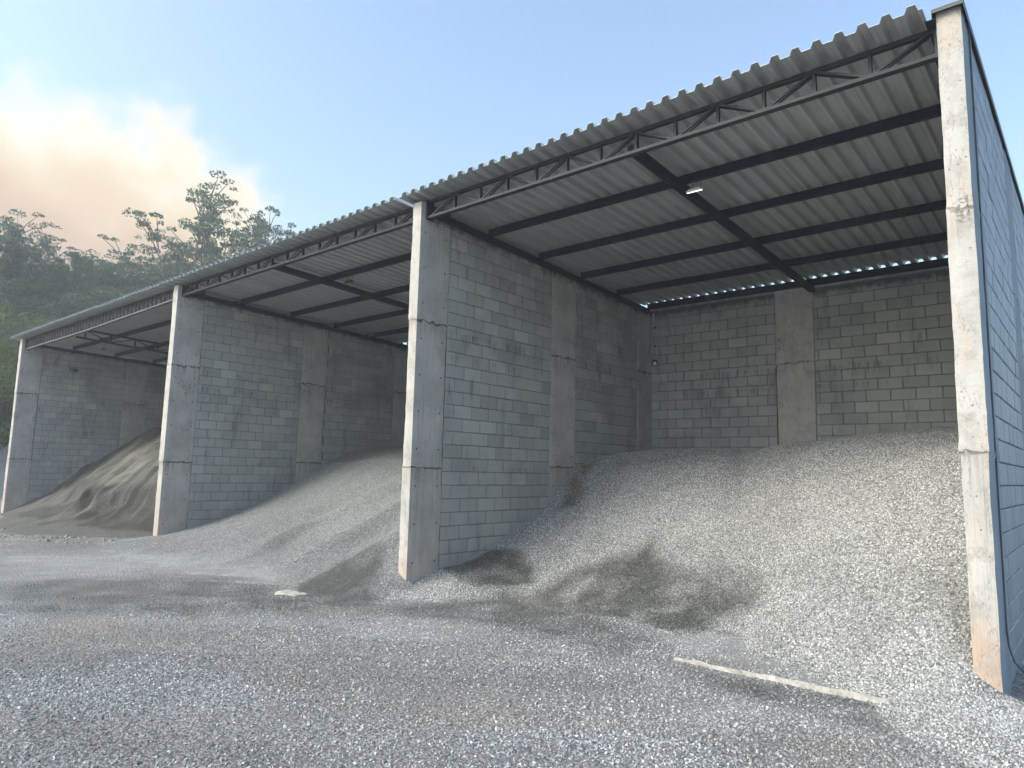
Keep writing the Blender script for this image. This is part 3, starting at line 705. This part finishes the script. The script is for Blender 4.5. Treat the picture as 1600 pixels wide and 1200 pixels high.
def blockwork(parent, axis, a0, a1, c0, c1, top, m, mort, score, z0=-.03, phase=0.):
    """courses of blocks from a0 to a1 along axis, wall between c0 and c1 across; returns candidate blocks"""
    out = []; n = 0; T = c1 - c0
    while z0 + n * .2 < top(a1):
        zb = z0 + n * .2; off = (.195 if n % 2 else 0) + phase; a = a0 - .39 + (off % .39)
        while a < a1:
            s, e = max(a, a0), min(a + .39, a1)
            if e - s > .04:
                zt = min(zb + .2, top((s + e) / 2))
                if zt - zb > .05 and zt > .1: out.append((s, e, zb, zt, axis, c0, c1, m))
            a += .39
        n += 1
    core = MB(); d = .012
    if axis == 'y':
        i = 0; ys = [a0, a1]; core.v = [(x, y, z) for y in ys for x in (c0 + d, c1 - d) for z in (0, top(y) - .01)]
        core.f = [(0, 1, 3, 2), (4, 6, 7, 5), (0, 4, 5, 1), (2, 3, 7, 6), (1, 5, 7, 3), (0, 2, 6, 4)]
    else: core.box((a0, c0 + d, 0), (a1, c1 - d, top(a0) - .01))
    core.obj('mortar', mort, parent)
    return [(score((b[0] + b[1]) / 2, (b[2] + b[3]) / 2), b) for b in out]
def lay_blocks(parent, cands, limit=298):
    cands = sorted(cands, key=lambda t: -t[0]); rs = random.Random(len(cands))
    rest = MB()
    for i, (sc, (s, e, zb, zt, axis, c0, c1, m)) in enumerate(cands):
        l, h, t = e - s - .011, zt - zb - .010, c1 - c0; mid = ((s + e) / 2, (c0 + c1) / 2, (zb + zt) / 2)
        me = block_mesh(l, t, h, m, rs.randrange(3), axis)
        j = rs.gauss(0, .0016)
        loc = (mid[1] + j, mid[0], mid[2] + rs.gauss(0, .001)) if axis == 'y' else (mid[0], mid[1] + j, mid[2] + rs.gauss(0, .001))
        if i < limit and sc > 0:
            o = link('block', me, parent, loc); o.rotation_euler = (0, 0, rs.gauss(0, .0018))
        else:
            k = len(rest.v); rest.v += [tuple(Vector(v.co) + Vector(loc)) for v in me.vertices]; rest.f += [tuple(k + q for q in p.vertices) for p in me.polygons]
            rest.m = m
    if rest.v: o = rest.obj('block_courses', rest.m, parent); o['kind'] = 'stuff'

ztop = lambda y: 5.83 - .037 * y
WL = ['pale concrete and block wall at the far left end of the shed', 'block dividing wall between the sand heap and the fine gravel heap',
      'block dividing wall between the fine gravel heap and the crushed stone heap', 'right end wall of the shed with its outer side painted blue']
HF = [h_pile0, h_pile1, h_pile2, None]
for i in range(4):
    X0, X1 = PX[i], PX[i] + PT[i]; root = empty('end_wall' if i in (0, 3) else 'dividing_wall', (0, 0, 0))
    root.location = (X0 + PT[i] / 2, YE / 2, 0); tag(root, WL[i], 'wall', 'concrete block walls between the bays', 'thing')
    inv = Vector((-(X0 + PT[i] / 2), -YE / 2, 0))
    sm = (2.018, 4.134) if i < 3 else (2.224, 4.232)
    mc, mb, mm = (M_CONCP, M_BLOCKP, M_MORTP) if i == 3 else (M_CONC, M_BLOCK, M_MORT)
    sub = []
    rt = PZ[i]
    column(root, X0, X1, 0, YS, rt, mc, sm, seed=i)
    column(root, X0, X1, YM0, YM1, ztop(YM0) if i < 3 else 5.97, mc, (sm[0] + .07, sm[1] - .05), seed=i + 5)
    column(root, X0, X1, YB0, YE, ztop(YB0) if i < 3 else 5.97, mc, (sm[0] - .06, sm[1] + .04), seed=i + 9)
    tp = ztop if i < 3 else (lambda y: 5.97)
    if i < 3:
        hf = HF[i]
        def score(y, z, hf=hf, X1=X1):
            s = z - float(hf(np.array([X1 + .05]), np.array([y]))[0]) + .12
            return -1 if s < 0 else 10 - y * .5 + z * .01
    else:
        def score(y, z): return 10 - y + z * .001
    c = blockwork(root, 'y', YS, YM0, X0, X1, tp, mb, mm, score, phase=.1 * i) + blockwork(root, 'y', YM1, YB0, X0, X1, tp, mb, mm, score, phase=.13 + .1 * i)
    lay_blocks(root, c)
    for ch in root.children: ch.location = Vector(ch.location) + inv
    root['half_w'] = 0.

BL = ['block back wall behind the sand heap in the farthest bay', 'block back wall behind the fine gravel heap in the middle bay',
      'dark block back wall behind the crushed stone heap in the nearest bay']
for i in range(3):
    xa, xb = PX[i] + PT[i], PX[i + 1]; root = empty('back_wall', ((xa + xb) / 2, (YB + YE) / 2, 0)); inv = -Vector(root.location)
    tag(root, BL[i], 'wall', 'back walls of the bays', 'thing')
    ctop = 5.62
    cols = {2: [(8.212, 8.934)], 1: [(.95, 1.68)], 0: [(-10.4, -9.7), (-6.7, -6.0)]}[i]
    for j, (c0, c1) in enumerate(cols): column(root, c0, c1, YB - .004, YE, ctop, M_CONC, (2.02, 4.16), proud=0, seed=20 + i + j)
    hf = (h_pile0, h_pile1, h_pile2)[i]
    def score(x, z, hf=hf, mid=(xa + xb) / 2):
        s = z - float(hf(np.array([x]), np.array([YB - .05]))[0]) + .12
        return -1 if s < 0 else 10 - abs(x - mid) * .3
    c = []; e = xa + .004
    for c0, c1 in cols + [(xb - .004, 0)]:
        c += blockwork(root, 'x', e, c0, YB, YE, lambda a: ctop, M_BLOCK, M_MORT, score, phase=.2 * len(c) % .39); e = c1
    lay_blocks(root, c)
    for ch in root.children: ch.location = Vector(ch.location) + inv

# ------------------------------------------------------------------ roofs
ZR = lambda y: 5.935 - .039 * y         # underside of the sheets
def sheet_mesh(nrib, pitch, y0, y1, th=.0025, hgt=.060):
    prof = []
    for k in range(nrib):
        b = k * pitch
        prof += [(b, 0), (b + .14 * pitch, 0), (b + .17 * pitch, .005), (b + .20 * pitch, 0), (b + .40 * pitch, 0), (b + .51 * pitch, hgt), (b + .84 * pitch, hgt), (b + .95 * pitch, 0)]
    prof.append((nrib * pitch, 0)); prof.append((nrib * pitch + .02, -.003)); ny = 2
    V = []; L = len(prof); ys = np.linspace(y0, y1, ny + 1)
    for y in ys:
        for s in (0, 1):
            for x, z in prof: V.append((x, y, ZR(y) + z + .001 + s * th))
    F = []
    for k in range(ny):
        a, b = k * 2 * L, (k + 1) * 2 * L
        for j in range(L - 1):
            F.append((a + j, b + j, b + j + 1, a + j + 1)); F.append((a + L + j, a + L + j + 1, b + L + j + 1, b + L + j))
        F.append((a, a + L, b + L, b)); F.append((a + L - 1, b + L - 1, b + 2 * L - 1, a + 2 * L - 1))
    for a in (0, ny * 2 * L):
        for j in range(L - 1): F.append((a + j, a + j + 1, a + L + j + 1, a + L + j) if a == 0 else (a + j + 1, a + j, a + L + j, a + L + j + 1))
    me = bpy.data.meshes.new('roof_sheet'); me.from_pydata(V, [], F); me.materials.append(M_SHEET); me.update(); return me
PIT = .1935; SH = sheet_mesh(5, PIT, -.20, 6.745)
RL = ['corrugated metal roof over the farthest bay with a lattice truss sagging at the front', 'corrugated metal roof over the middle bay beside the tall trees',
      'largest corrugated metal roof over the nearest bay with dark navy purlins']
PUR = [1.50, 2.82, 4.13, 5.42]
for i in range(3):
    xa, xb = PX[i] + PT[i] + .004, PX[i + 1] - .004
    root = empty('lean_to_roof', ((xa + xb) / 2, 3.3, 5.7)); tag(root, RL[i], 'roof', 'corrugated roofs over the bays', 'thing'); inv = -Vector(root.location)
    s0, s1 = ((-14.40, -2.86), (-2.99, 5.13), (5.19, 11.98))[i]; dz = (0, .012, .035)[i]
    n = int(round((s1 - s0) / (5 * PIT))); st = (s1 - s0) / n; x = s0
    rs = random.Random(i)
    for k in range(n):
        o = link('roof_sheet', SH, root, (x, rs.gauss(0, .006), dz + (.0032 if k % 2 else 0) + rs.gauss(0, .0006))); o.scale = (st / (5 * PIT), 1, 1); x += st
    # purlins: channels running across the bay
    for y in PUR:
        zt = ZR(y) - .004 + dz; b = MB()
        b.box((xa, y - .025, zt - .115), (xb, y - .020, zt)); b.box((xa, y - .020, zt - .005), (xb, y + .032, zt)); b.box((xa, y - .020, zt - .115), (xb, y + .032, zt - .110))
        b.box((xa, y + .028, zt - .110), (xb, y + .032, zt - .095))
        b.obj('purlin', M_STEEL, root)
    yb = 6.68; zt = ZR(yb) - .004 + dz
    MB().box((xa, yb - .02, zt - .13), (xb, yb + .03, zt)).obj('purlin', M_STEEL, root)
    # beams along both side walls
    for sx in ((xa, xa + .055), (xb - .055, xb)):
        b = MB(); y0, y1 = .235, 6.64
        b.v = [(x_, y, z) for y in (y0, y1) for x_ in sx for z in (ZR(y) - .125 + dz, ZR(y) - .225 + dz)]
        b.f = [(0, 1, 3, 2), (4, 6, 7, 5), (0, 4, 5, 1), (2, 3, 7, 6), (0, 2, 6, 4), (1, 5, 7, 3)]
        b.obj('side_beam', M_STEEL, root)
    # front truss
    deep = (.37, .255, .285)[i]; zt = ZR(.15) - .004 + dz; zb = zt - deep
    mm = (M_STEELL, M_STEEL_LIT, M_STEEL_LIT)[i]
    tr = MB(); tr.box((xa + .03, .12, zt - .042), (xb - .03, .17, zt)); t0 = tr.obj('front_truss', M_STEEL_LIT, root)
    def cb(x_):                                   # bottom chord height (the far one sags and is bent)
        return zb + (.10 * max(0, (x_ - (-8.6)) / 6.0) if i == 0 else 0)
    bb = MB(); xs = np.linspace(xa + .03, xb - .03, 9)
    for u0, u1 in zip(xs, xs[1:]):
        k = len(bb.v); bb.v += [(u0, .10, cb(u0)), (u0, .18, cb(u0)), (u0, .18, cb(u0) + .036), (u0, .10, cb(u0) + .036), (u1, .10, cb(u1)), (u1, .18, cb(u1)), (u1, .18, cb(u1) + .036), (u1, .10, cb(u1) + .036)]
        bb.f += [tuple(k + q for q in f) for f in ((0, 4, 7, 3), (1, 2, 6, 5), (0, 1, 5, 4), (3, 7, 6, 2))]
    bb.f += [(0, 3, 2, 1), (len(bb.v) - 4, len(bb.v) - 3, len(bb.v) - 2, len(bb.v) - 1)]
    bb.obj('bottom_chord', mm, t0)
    for xe in (xa, xb - .03): MB().box((xe, .09, zb - .01), (xe + .03, .23, zt - .001)).obj('end_plate', M_STEEL_LIT, t0)
    step = (.235, .48, .48)[i]; nx = int((xb - xa - .1) / step); w = (.020, .030, .030)[i]
    for k in range(nx + 1):
        x0 = xa + .06 + k * (xb - xa - .12) / nx; x1 = xa + .06 + (k + 1) * (xb - xa - .12) / nx
        if 0 < k < nx: MB().bar((x0, .15, cb(x0) + .034), (x0, .15, zt - .048), w, .05, up=(0, 1, 0)).obj('web_post', mm, t0)
        if k < nx:
            zl, zh = cb((x0 + x1) / 2) + .032, zt - .038
            up = k % 2 == 0; a, c_ = ((x0 + .02, zl), (x1 - .02, zh)) if up else ((x0 + .02, zh), (x1 - .02, zl))
            d = MB(); d.bar((a[0], .125, a[1]), (c_[0], .125, c_[1]), w * .8, .018, up=(0, 1, 0)); d.bar((a[0], .178, a[1]), (c_[0], .178, c_[1]), w * .8, .018, up=(0, 1, 0))
            d.obj('web_diagonal', mm, t0)
    # middle rafter, under the purlins
    xm = (-9.35, 1.12, 8.93)[i]
    if i:
        for xo in (-.028, .028):
            b = MB(); y0, y1 = .205, 6.80
            b.v = [(x_, y, z) for y in (y0, y1) for x_ in (xm + xo - .022, xm + xo + .022) for z in (ZR(y) - .122 + dz, ZR(y) - .222 + dz)]
            b.f = [(0, 1, 3, 2), (4, 6, 7, 5), (0, 4, 5, 1), (2, 3, 7, 6), (0, 2, 6, 4), (1, 5, 7, 3)]
            b.obj('rafter', M_STEEL, root)
    else:
        t = MB(); t.bar((xm, .21, ZR(.2) - .15), (xm, 6.78, ZR(6.78) - .15), .06, .05); t1 = t.obj('rafter_truss', M_STEEL, root)
        MB().bar((xm, .21, ZR(.2) - .40), (xm, 6.78, ZR(6.78) - .40), .06, .05).obj('bottom_chord', M_STEEL, t1)
        for k in range(9):
            ya, yb_ = .45 + k * .68, .45 + (k + 1) * .68
            MB().bar((xm, ya, ZR(ya) - .378), (xm, ya, ZR(ya) - .172), .035).obj('web_post', M_STEEL, t1)
            a, c_ = (.378, .172) if k % 2 else (.172, .378)
            MB().bar((xm, ya + .03, ZR(ya) - a), (xm, yb_ - .03, ZR(yb_) - c_), .03).obj('web_diagonal', M_STEEL, t1)
    if i == 2:   # flat strip closing the gap to the end wall, and the hooks under the sheets
        b = MB(); b.v = [(x_, y, ZR(y) + .024 + z) for y in (-.02, 6.74) for x_ in (11.985, 12.063) for z in (0, .004)]
        b.f = [(0, 1, 3, 2), (4, 6, 7, 5), (0, 4, 5, 1), (2, 3, 7, 6), (0, 2, 6, 4), (1, 5, 7, 3)]
        b.obj('gap_flashing', M_FLASH, root)
    for ch in root.children: ch.location = Vector(ch.location) + inv

# cap on the right end wall
b = MB(); b.box((12.045, -.05, 6.020), (12.275, 7.05, 6.028)); cap = b.obj('wall_cap', M_FLASH)
b = MB().box((12.275, -.05, 5.955), (12.279, 7.05, 6.030)); b.obj('drip_edge', M_FLASH, cap)
MB().box((12.041, -.05, 5.965), (12.045, .10, 6.030)).obj('drip_edge', M_FLASH, cap)
MB().box((12.045, -.054, 5.995), (12.275, -.050, 6.030)).obj('drip_edge', M_FLASH, cap)
tag(cap, 'dark folded metal cap along the top of the blue end wall', 'flashing')

# cable down the blue wall
pts = [(12.268, .30, 6.0 - .25 * k) for k in range(21)] + [(12.268, .30, .84), (12.275, .31, .72), (12.30, .36, .60), (12.36, .46, .50), (12.45, .62, .42), (12.6, .9, .37)]
tag(MB().tube(pts, .007, 7).obj('cable', M_MORTP, smooth=True), 'thin cable running down the blue side of the end wall', 'cable')

# floodlights
def lamp(x, y, z, label, lit=True):
    r = empty('floodlight', (x, y, z)); tag(r, label, 'lamp', 'floodlights under the roofs')
    h = MB(); h.box((-.10, -.035, .0), (.10, .035, .022)); h.box((-.08, -.02, .022), (.08, .02, .04)); o = h.obj('housing', M_WHITE if lit else M_DARK, r); o.rotation_euler = (R(20), 0, 0)
    l = MB().box((-.095, -.030, -.006), (.095, .030, -.001)).obj('lens', M_LENS if lit else M_DARK, r); l.rotation_euler = (R(20), 0, 0)
    for dx in (-.09, -.03, .08): MB().bar((dx, 0, .02), (dx, .03, ZR(y) - .12 - z), .006).obj('hanger', M_DARK, r)
    return r
lamp(9.12, 1.46, 5.64, 'lit white floodlight hanging beside the rafter of the nearest bay')
lamp(1.78, 1.48, 5.62, 'dark floodlight hanging under the roof of the middle bay', False)
lamp(-10.9, 1.48, 5.50, 'small floodlight hanging under the roof of the farthest bay', False)

# pipe openings in the back wall of the nearest bay
def stub(x, z, r, l, label, bright):
    o = MB(); n = 16; o.tube([(x, YB - .012, z), (x, YB - .002, z)], r, n); p = o.obj('drain_pipe', M_DARK); tag(p, label, 'pipe')
    if bright: MB().tube([(x + .02, YB - .055, z - .02), (x + .02, YB - .014, z - .02)], r * .55, n).obj('sky_disc', M_WHITE, p)  # white disc added to stand for bright sky through the opening
stub(5.60, 4.41, .075, 0, 'round opening with a white disc standing in for sky, low in the corner of the back wall', True)
stub(5.61, 5.19, .022, 0, 'upper of two small dark holes beside the corner column', False)
stub(5.61, 4.78, .022, 0, 'lower of two small dark holes beside the corner column', False)
tag(MB().tube([(5.58, YB - .03, 5.28), (5.58, YB - .03, 5.50)], .022, 10).obj('downpipe', simple('pvc', (.42, .47, .46), .5), smooth=True), 'short pale pipe under the roof beam in the back corner', 'pipe')

# concrete kerb half buried in front of the nearest bay
def rough_slab(name, x0, y0, x1, y1, z0, z1, m, n=24, amp=.012, seed=0):
    b = MB(); L = []; z1_ = z1; wd = y1 - y0
    for k in range(n + 1):
        x = x0 + (x1 - x0) * k / n; j = lambda s: amp * 2 * float(vn(np.array([x]), np.array([s * 3.1]), 9, seed)[0])
        taper = min(1, (k + .4) / 1.5, (n - k + .4) / 1.5)
        g_ = (.35 + .65 * k / n) if name == 'kerb' else 1; z1 = z1_ - .018 * (1 - k / n) * (name == 'kerb'); y0 = y1 - wd * g_
        L.append([(x, y0 + j(1), z0), (x, y1 + j(2), z0), (x, y1 + j(3), z1 - (1 - taper) * .02 + j(4) * .5), (x, y0 + .012 + j(5), z1 - (1 - taper) * .02 + j(6) * .5)])
    for r in L: b.v += r
    for k in range(n):
        a, c = k * 4, k * 4 + 4
        for q in range(4): b.f.append((a + q, a + (q + 1) % 4, c + (q + 1) % 4, c + q))
    b.f += [(0, 3, 2, 1), (4 * n, 4 * n + 1, 4 * n + 2, 4 * n + 3)]
    return b.obj(name, m)
M_PALE = simple('pale_concrete', (.27, .265, .25), .9, c2=(.50, .48, .44), nscale=18, bstr=.8)
tag(rough_slab('kerb', 9.76, -.440, 11.58, -.408, 0.2, .331, M_PALE, 70, .022), 'pale concrete kerb half buried at the foot of the crushed stone heap', 'kerb')
tag(rough_slab('concrete_slab', 4.26, -1.24, 4.74, -1.06, .2, .318, M_PALE, 12, .018, 5), 'small pale slab lying flat beside the wet foot of the fine gravel heap', 'slab')

# ------------------------------------------------------------------ clods in front of the sand heap
def clods():
    b = MB(); rs = random.Random(5)
    for k in range(300):
        x = rs.uniform(-11.5, -3.2); y = -1.9 + .28 * (x + 6) * .2 + rs.gauss(0, .35) + (.8 if x > -5 else 0)
        z = float(h_ground(np.array([x]), np.array([y]))[0]); s = rs.uniform(.015, .06) * rs.uniform(.6, 1.2)
        i = len(b.v); pts = []
        for (sx, sy, sz) in ((-1, -1, 0), (1, -1, 0), (1, 1, 0), (-1, 1, 0), (-.6, -.5, .8), (.5, -.6, .9), (.6, .5, .7), (-.5, .6, .8)):
            pts.append((x + s * sx * rs.uniform(.7, 1.3) * 1.3, y + s * sy * rs.uniform(.7, 1.2), z - .01 + s * sz * rs.uniform(.6, 1.1)))
        b.v += pts; b.f += [tuple(i + q for q in f) for f in ((4, 5, 6, 7), (0, 1, 5, 4), (1, 2, 6, 5), (2, 3, 7, 6), (3, 0, 4, 7))]
    o = b.obj('rubble', simple('clod', (.15, .15, .14), .95, c2=(.24, .24, .22), nscale=20))
    tag(o, 'loose clods strewn in front of the sand heap', 'rubble', kind='stuff')
clods()

# ------------------------------------------------------------------ beyond the far end
def far_heap():
    xs = np.arange(-33, -18.5, .25); ys = np.arange(-3, 9, .25)
    hf = lambda X, Y: .25 + np.clip(2.35 - .62 * np.hypot(X + 26.5, (Y - 3) * .9), -.1, 3) + .12 * fbm(X, Y, .9, 3, 2)
    me = grid_mesh('gravel_heap', xs, ys, hf, M_FINE, 'far', keep=lambda X, Y, Z: Z > .26)
    return me
tag(link('gravel_heap', far_heap()), 'blue grey gravel heap in the open beyond the far end wall', 'gravel heap')
fw = empty('tin_shed', (-29.6, 5.6, 0)); tag(fw, 'low pale blue metal shed glimpsed beyond the far end wall', 'shed')
MB().box((-3.0, -1.5, 0), (3.0, 1.5, 2.9)).obj('wall', simple('tin_wall', (.30, .36, .42), .6, c2=(.38, .45, .52), nscale=1), fw)
b = MB(); b.v = [(-3.3, -1.9, 2.85), (3.3, -1.9, 2.85), (3.3, 1.9, 3.45), (-3.3, 1.9, 3.45), (-3.3, -1.9, 2.93), (3.3, -1.9, 2.93), (3.3, 1.9, 3.53), (-3.3, 1.9, 3.53)]
b.f = [(0, 3, 2, 1), (4, 5, 6, 7), (0, 1, 5, 4), (1, 2, 6, 5), (2, 3, 7, 6), (3, 0, 4, 7)]
b.obj('roof', simple('tin_roof', (.42, .52, .62), .5, c2=(.5, .6, .7), nscale=1), fw)

# ------------------------------------------------------------------ trees
def leaf_quads(b, c, rx, rz, n, size, rs, shell=True):
    """clump of small leaf sprays spread through a flattened dome"""
    for _ in range(n):
        while True:
            p = Vector((rs.uniform(-1, 1), rs.uniform(-1, 1), rs.uniform(-.55, 1)))
            if p.length < 1: break
        if shell and rs.random() < .3: p = p.normalized() * rs.uniform(.75, 1.0)
        if p.z < -.35: p.z *= .4
        q = Vector(c) + Vector((p.x * rx, p.y * rx, p.z * rz)); s = size * rs.uniform(.5, 1.35)
        nrm = Vector((rs.gauss(0, .6), rs.gauss(0, .6), rs.gauss(.5, .7))).normalized(); a = nrm.orthogonal().normalized()
        a = Matrix.Rotation(rs.uniform(0, 6.28), 3, nrm) @ a; d = nrm.cross(a); i = len(b.v)
        b.v += [tuple(q + a * s), tuple(q + d * s * .45), tuple(q - a * s * .9), tuple(q - d * s * .5)]; b.f.append((i, i + 1, i + 2, i + 3))
def gen_tree(seed, H, kind):
    rs = random.Random(seed); wood = MB(); leaf = MB(); tips = []
    lean = Vector((rs.gauss(0, .05), rs.gauss(0, .05), 1))
    if kind == 'gum':
        th = H * rs.uniform(.50, .58); pts = []; rad = []
        for k in range(7):
            t = k / 6; pts.append(Vector((lean.x * th * t + rs.gauss(0, .05), lean.y * th * t + rs.gauss(0, .05), th * t))); rad.append(H * .013 * (1 - .45 * t))
        wood.tube(pts, rad, 6); top = pts[-1]
        nl = rs.randint(8, 10)
        for k in range(nl):
            az = k * 2.4 + rs.uniform(-.4, .4); el = rs.uniform(.35, 1.0) if k < nl - 3 else rs.uniform(1.15, 1.45)
            fr = rs.uniform(.62, 1.0); st = pts[0].lerp(top, fr) if k < nl - 3 else top
            L = H * rs.uniform(.24, .44); d = Vector((math.cos(az) * math.cos(el), math.sin(az) * math.cos(el), math.sin(el)))
            q = [st]; r = [H * .0065]; cur = st.copy(); dd = d.copy()
            for s in range(5):
                dd = (dd + Vector((rs.gauss(0, .16), rs.gauss(0, .16), .13))).normalized(); cur = cur + dd * L / 5; q.append(cur.copy()); r.append(H * .0065 * (1 - .16 * (s + 1)))
            wood.tube(q, r, 5); tips.append((q[-1], 1.))
            for s in (2, 3, 4, 5):
                for rep in range(4):
                    d2 = (dd + Vector((rs.gauss(0, .8), rs.gauss(0, .8), rs.gauss(.15, .3)))).normalized(); e = q[s] + d2 * L * rs.uniform(.16, .42)
                    wood.tube([q[s], q[s].lerp(e, .5) + Vector((0, 0, .03 * L)), e], [H * .0028, H * .0022, H * .0012], 4); tips.append((e, rs.uniform(.5, .95)))
        for p, s in tips:
            R0 = H * .043 * s * rs.uniform(.75, 1.3)
            leaf_quads(leaf, p + Vector((0, 0, R0 * .2)), R0, R0 * .36, int(88 * s), H * .0066, rs)
            if rs.random() < .5: leaf_quads(leaf, p + Vector((rs.gauss(0, R0 * .9), rs.gauss(0, R0 * .9), -R0 * .3)), R0 * .6, R0 * .28, int(38 * s), H * .0062, rs)
    else:
        th = H * .55; wood.tube([(0, 0, 0), (lean.x * th * .5, lean.y * th * .5, th * .5), (lean.x * th, lean.y * th, th)], [H * .017, H * .012, H * .007], 6)
        for k in range(10):
            az = k * 2.4; e = Vector((math.cos(az) * H * .2, math.sin(az) * H * .2, H * rs.uniform(.5, .85))); wood.tube([(0, 0, H * rs.uniform(.3, .5)), e], [H * .006, H * .002], 4)
        for k in range(34):
            az = rs.uniform(0, 6.28); hz = rs.uniform(.32, .96); rr = math.sqrt(max(0, 1 - ((hz - .58) / .44) ** 2)) * H * .25 * rs.uniform(.55, 1)
            leaf_quads(leaf, (math.cos(az) * rr, math.sin(az) * rr, H * hz), H * .085 * rs.uniform(.7, 1.2), H * .055, 165, H * .0095, rs)
    return wood, leaf
_TR = {}
def tree_proto(kind, var):
    key = kind, var
    if key not in _TR:
        H = 10.; w, l = gen_tree(var * 13 + (5 if kind == 'gum' else 77), H, 'gum' if kind == 'gum' else 'bush')
        lm = {'gum': M_LEAF, 'forest': M_LEAF2, 'young': M_LEAF3}[kind]
        _TR[key] = (w.mesh('trunk', M_BARK, True), l.mesh('crown', lm))
    return _TR[key]
def put_tree(kind, var, x, y, H, rot, label, group, widen=1.):
    name = {'gum': 'eucalyptus_tree', 'forest': 'forest_tree', 'young': 'young_tree'}[kind]
    z = float(h_all(np.array([x]), np.array([y]))[0]) - .3
    r = empty(name, (x, y, z)); r.rotation_euler = (0, 0, rot); r.scale = (H / 10 * widen, H / 10 * widen, H / 10)
    w, l = tree_proto(kind, var); link('trunk', w, r); link('crown', l, r)
    return tag(r, label, 'tree', group)
def at(yaw_deg, d): return CAMX - math.sin(R(yaw_deg)) * d, CAMY + math.cos(R(yaw_deg)) * d
#TREES
GT = 'trees on the hillside beyond the shed'
def topped(a, d, zt): x, y = at(a, d); return x, y, (zt - float(h_all(np.array([x]), np.array([y]))[0]) + .3) / 1.02
put_tree('gum', 0, *topped(64.6, 60, 25.2), .4, 'tallest lacy eucalyptus standing against the bright cloud above the roof', GT, .88)
put_tree('gum', 1, *topped(61.9, 63, 24.2), 2.1, 'eucalyptus just right of the tallest tree with small separate leaf tufts', GT, .62)
put_tree('gum', 2, *topped(60.3, 60, 24.3), 3.3, 'rightmost slender eucalyptus rising over the middle roof', GT, .62)
# ------------------------------------------------------------------ hillside
rs = random.Random(3)
SKY = [(83, 19.3), (81.6, 19.6), (80.1, 19.5), (78.9, 20), (77.7, 20.1), (76.6, 20.3), (75.5, 19.6), (74.3, 18.6), (72.6, 18.9), (71.2, 18.5), (70.2, 20.5), (69.2, 20.7), (68.1, 20.4), (67.0, 21.5), (65.7, 21.2), (64.0, 20.8), (62.3, 20.5), (60.7, 20.2)]
for k, (a, zt) in enumerate(SKY):
    put_tree('gum', k % 4, *topped(a, 66 + rs.uniform(-2, 2), zt + rs.uniform(-.4, .2)), rs.uniform(0, 6), 'tall eucalyptus on the skyline ' + ('in the dense stand at the left' if a > 73.5 else 'in the dip between the two stands' if a > 70.8 else 'just behind the roof of the farthest bay' if a > 65 else 'low behind the roof of the middle bay'), GT, .9)
for row, (d, H) in enumerate(((70, 13.2), (62, 11.5), (53, 9.5), (46, 9.))):
    n = 17 - row
    for k in range(n):
        a = 57 + (83 - 57) * (k + .5 * (row % 2)) / n + rs.uniform(-.5, .5)
        g = row == 0 and k % 2
        if a < 66 and row > 1: continue
        put_tree('gum' if g else 'forest', (k + row) % 4, *at(a, d + rs.uniform(-2.5, 2.5)), H * rs.uniform(.85, 1.15), rs.uniform(0, 6), ('lacy ' if g else 'leafy round ') + 'tree in the ' + ('hindmost', 'third', 'second', 'front')[row] + ' rank of the wood ' + ('left of the sagging roof' if a > 74 else 'behind the sagging roof' if a > 66 else 'behind the middle roof'), GT, 1.25)
for k, (a, d, H) in enumerate(((78.5, 41, 9.0), (80.5, 38, 8.0), (77.2, 46, 10.5), (82.5, 42, 8.5))):
    put_tree('young', k % 3, *at(a, d), H, k * 1.3, ('yellow green tree just beyond the far end wall', 'small light green tree nearest the far end wall', 'taller yellow green tree behind the far end wall', 'light green tree farthest left beyond the end wall')[k], 'young trees beyond the far end wall', 1.0)
def fern(x, y, z):
    b = MB(); r2 = random.Random(4)
    leaf_quads(b, (0, 0, 0), .13, .12, 70, .05, r2)
    o = b.obj('fern', M_LEAF2); o.location = (x, y, z); tag(o, 'small green fern growing from the blocks of the far end wall', 'plant')
fern(-13.66, 1.55, 5.05)
# ------------------------------------------------------------------ air
hb = MB().box((-324, -204, -1.2), (264, 324, 34)); hme = bpy.data.meshes.new('haze'); hme.from_pydata(hb.v, [], hb.f)
hm = bpy.data.materials.new('haze'); hm.use_nodes = True; N = NT(hm.node_tree); N.n.clear()
o_ = N.new('ShaderNodeOutputMaterial'); pv = N.new('ShaderNodeVolumePrincipled'); pv.inputs['Color'].default_value = (.86, .90, .95, 1); pv.inputs['Density'].default_value = HAZE
N.link(pv.outputs[0], o_.inputs['Volume']); hme.materials.append(hm)
tag(link('haze', hme), None, None, kind='stuff')
#END
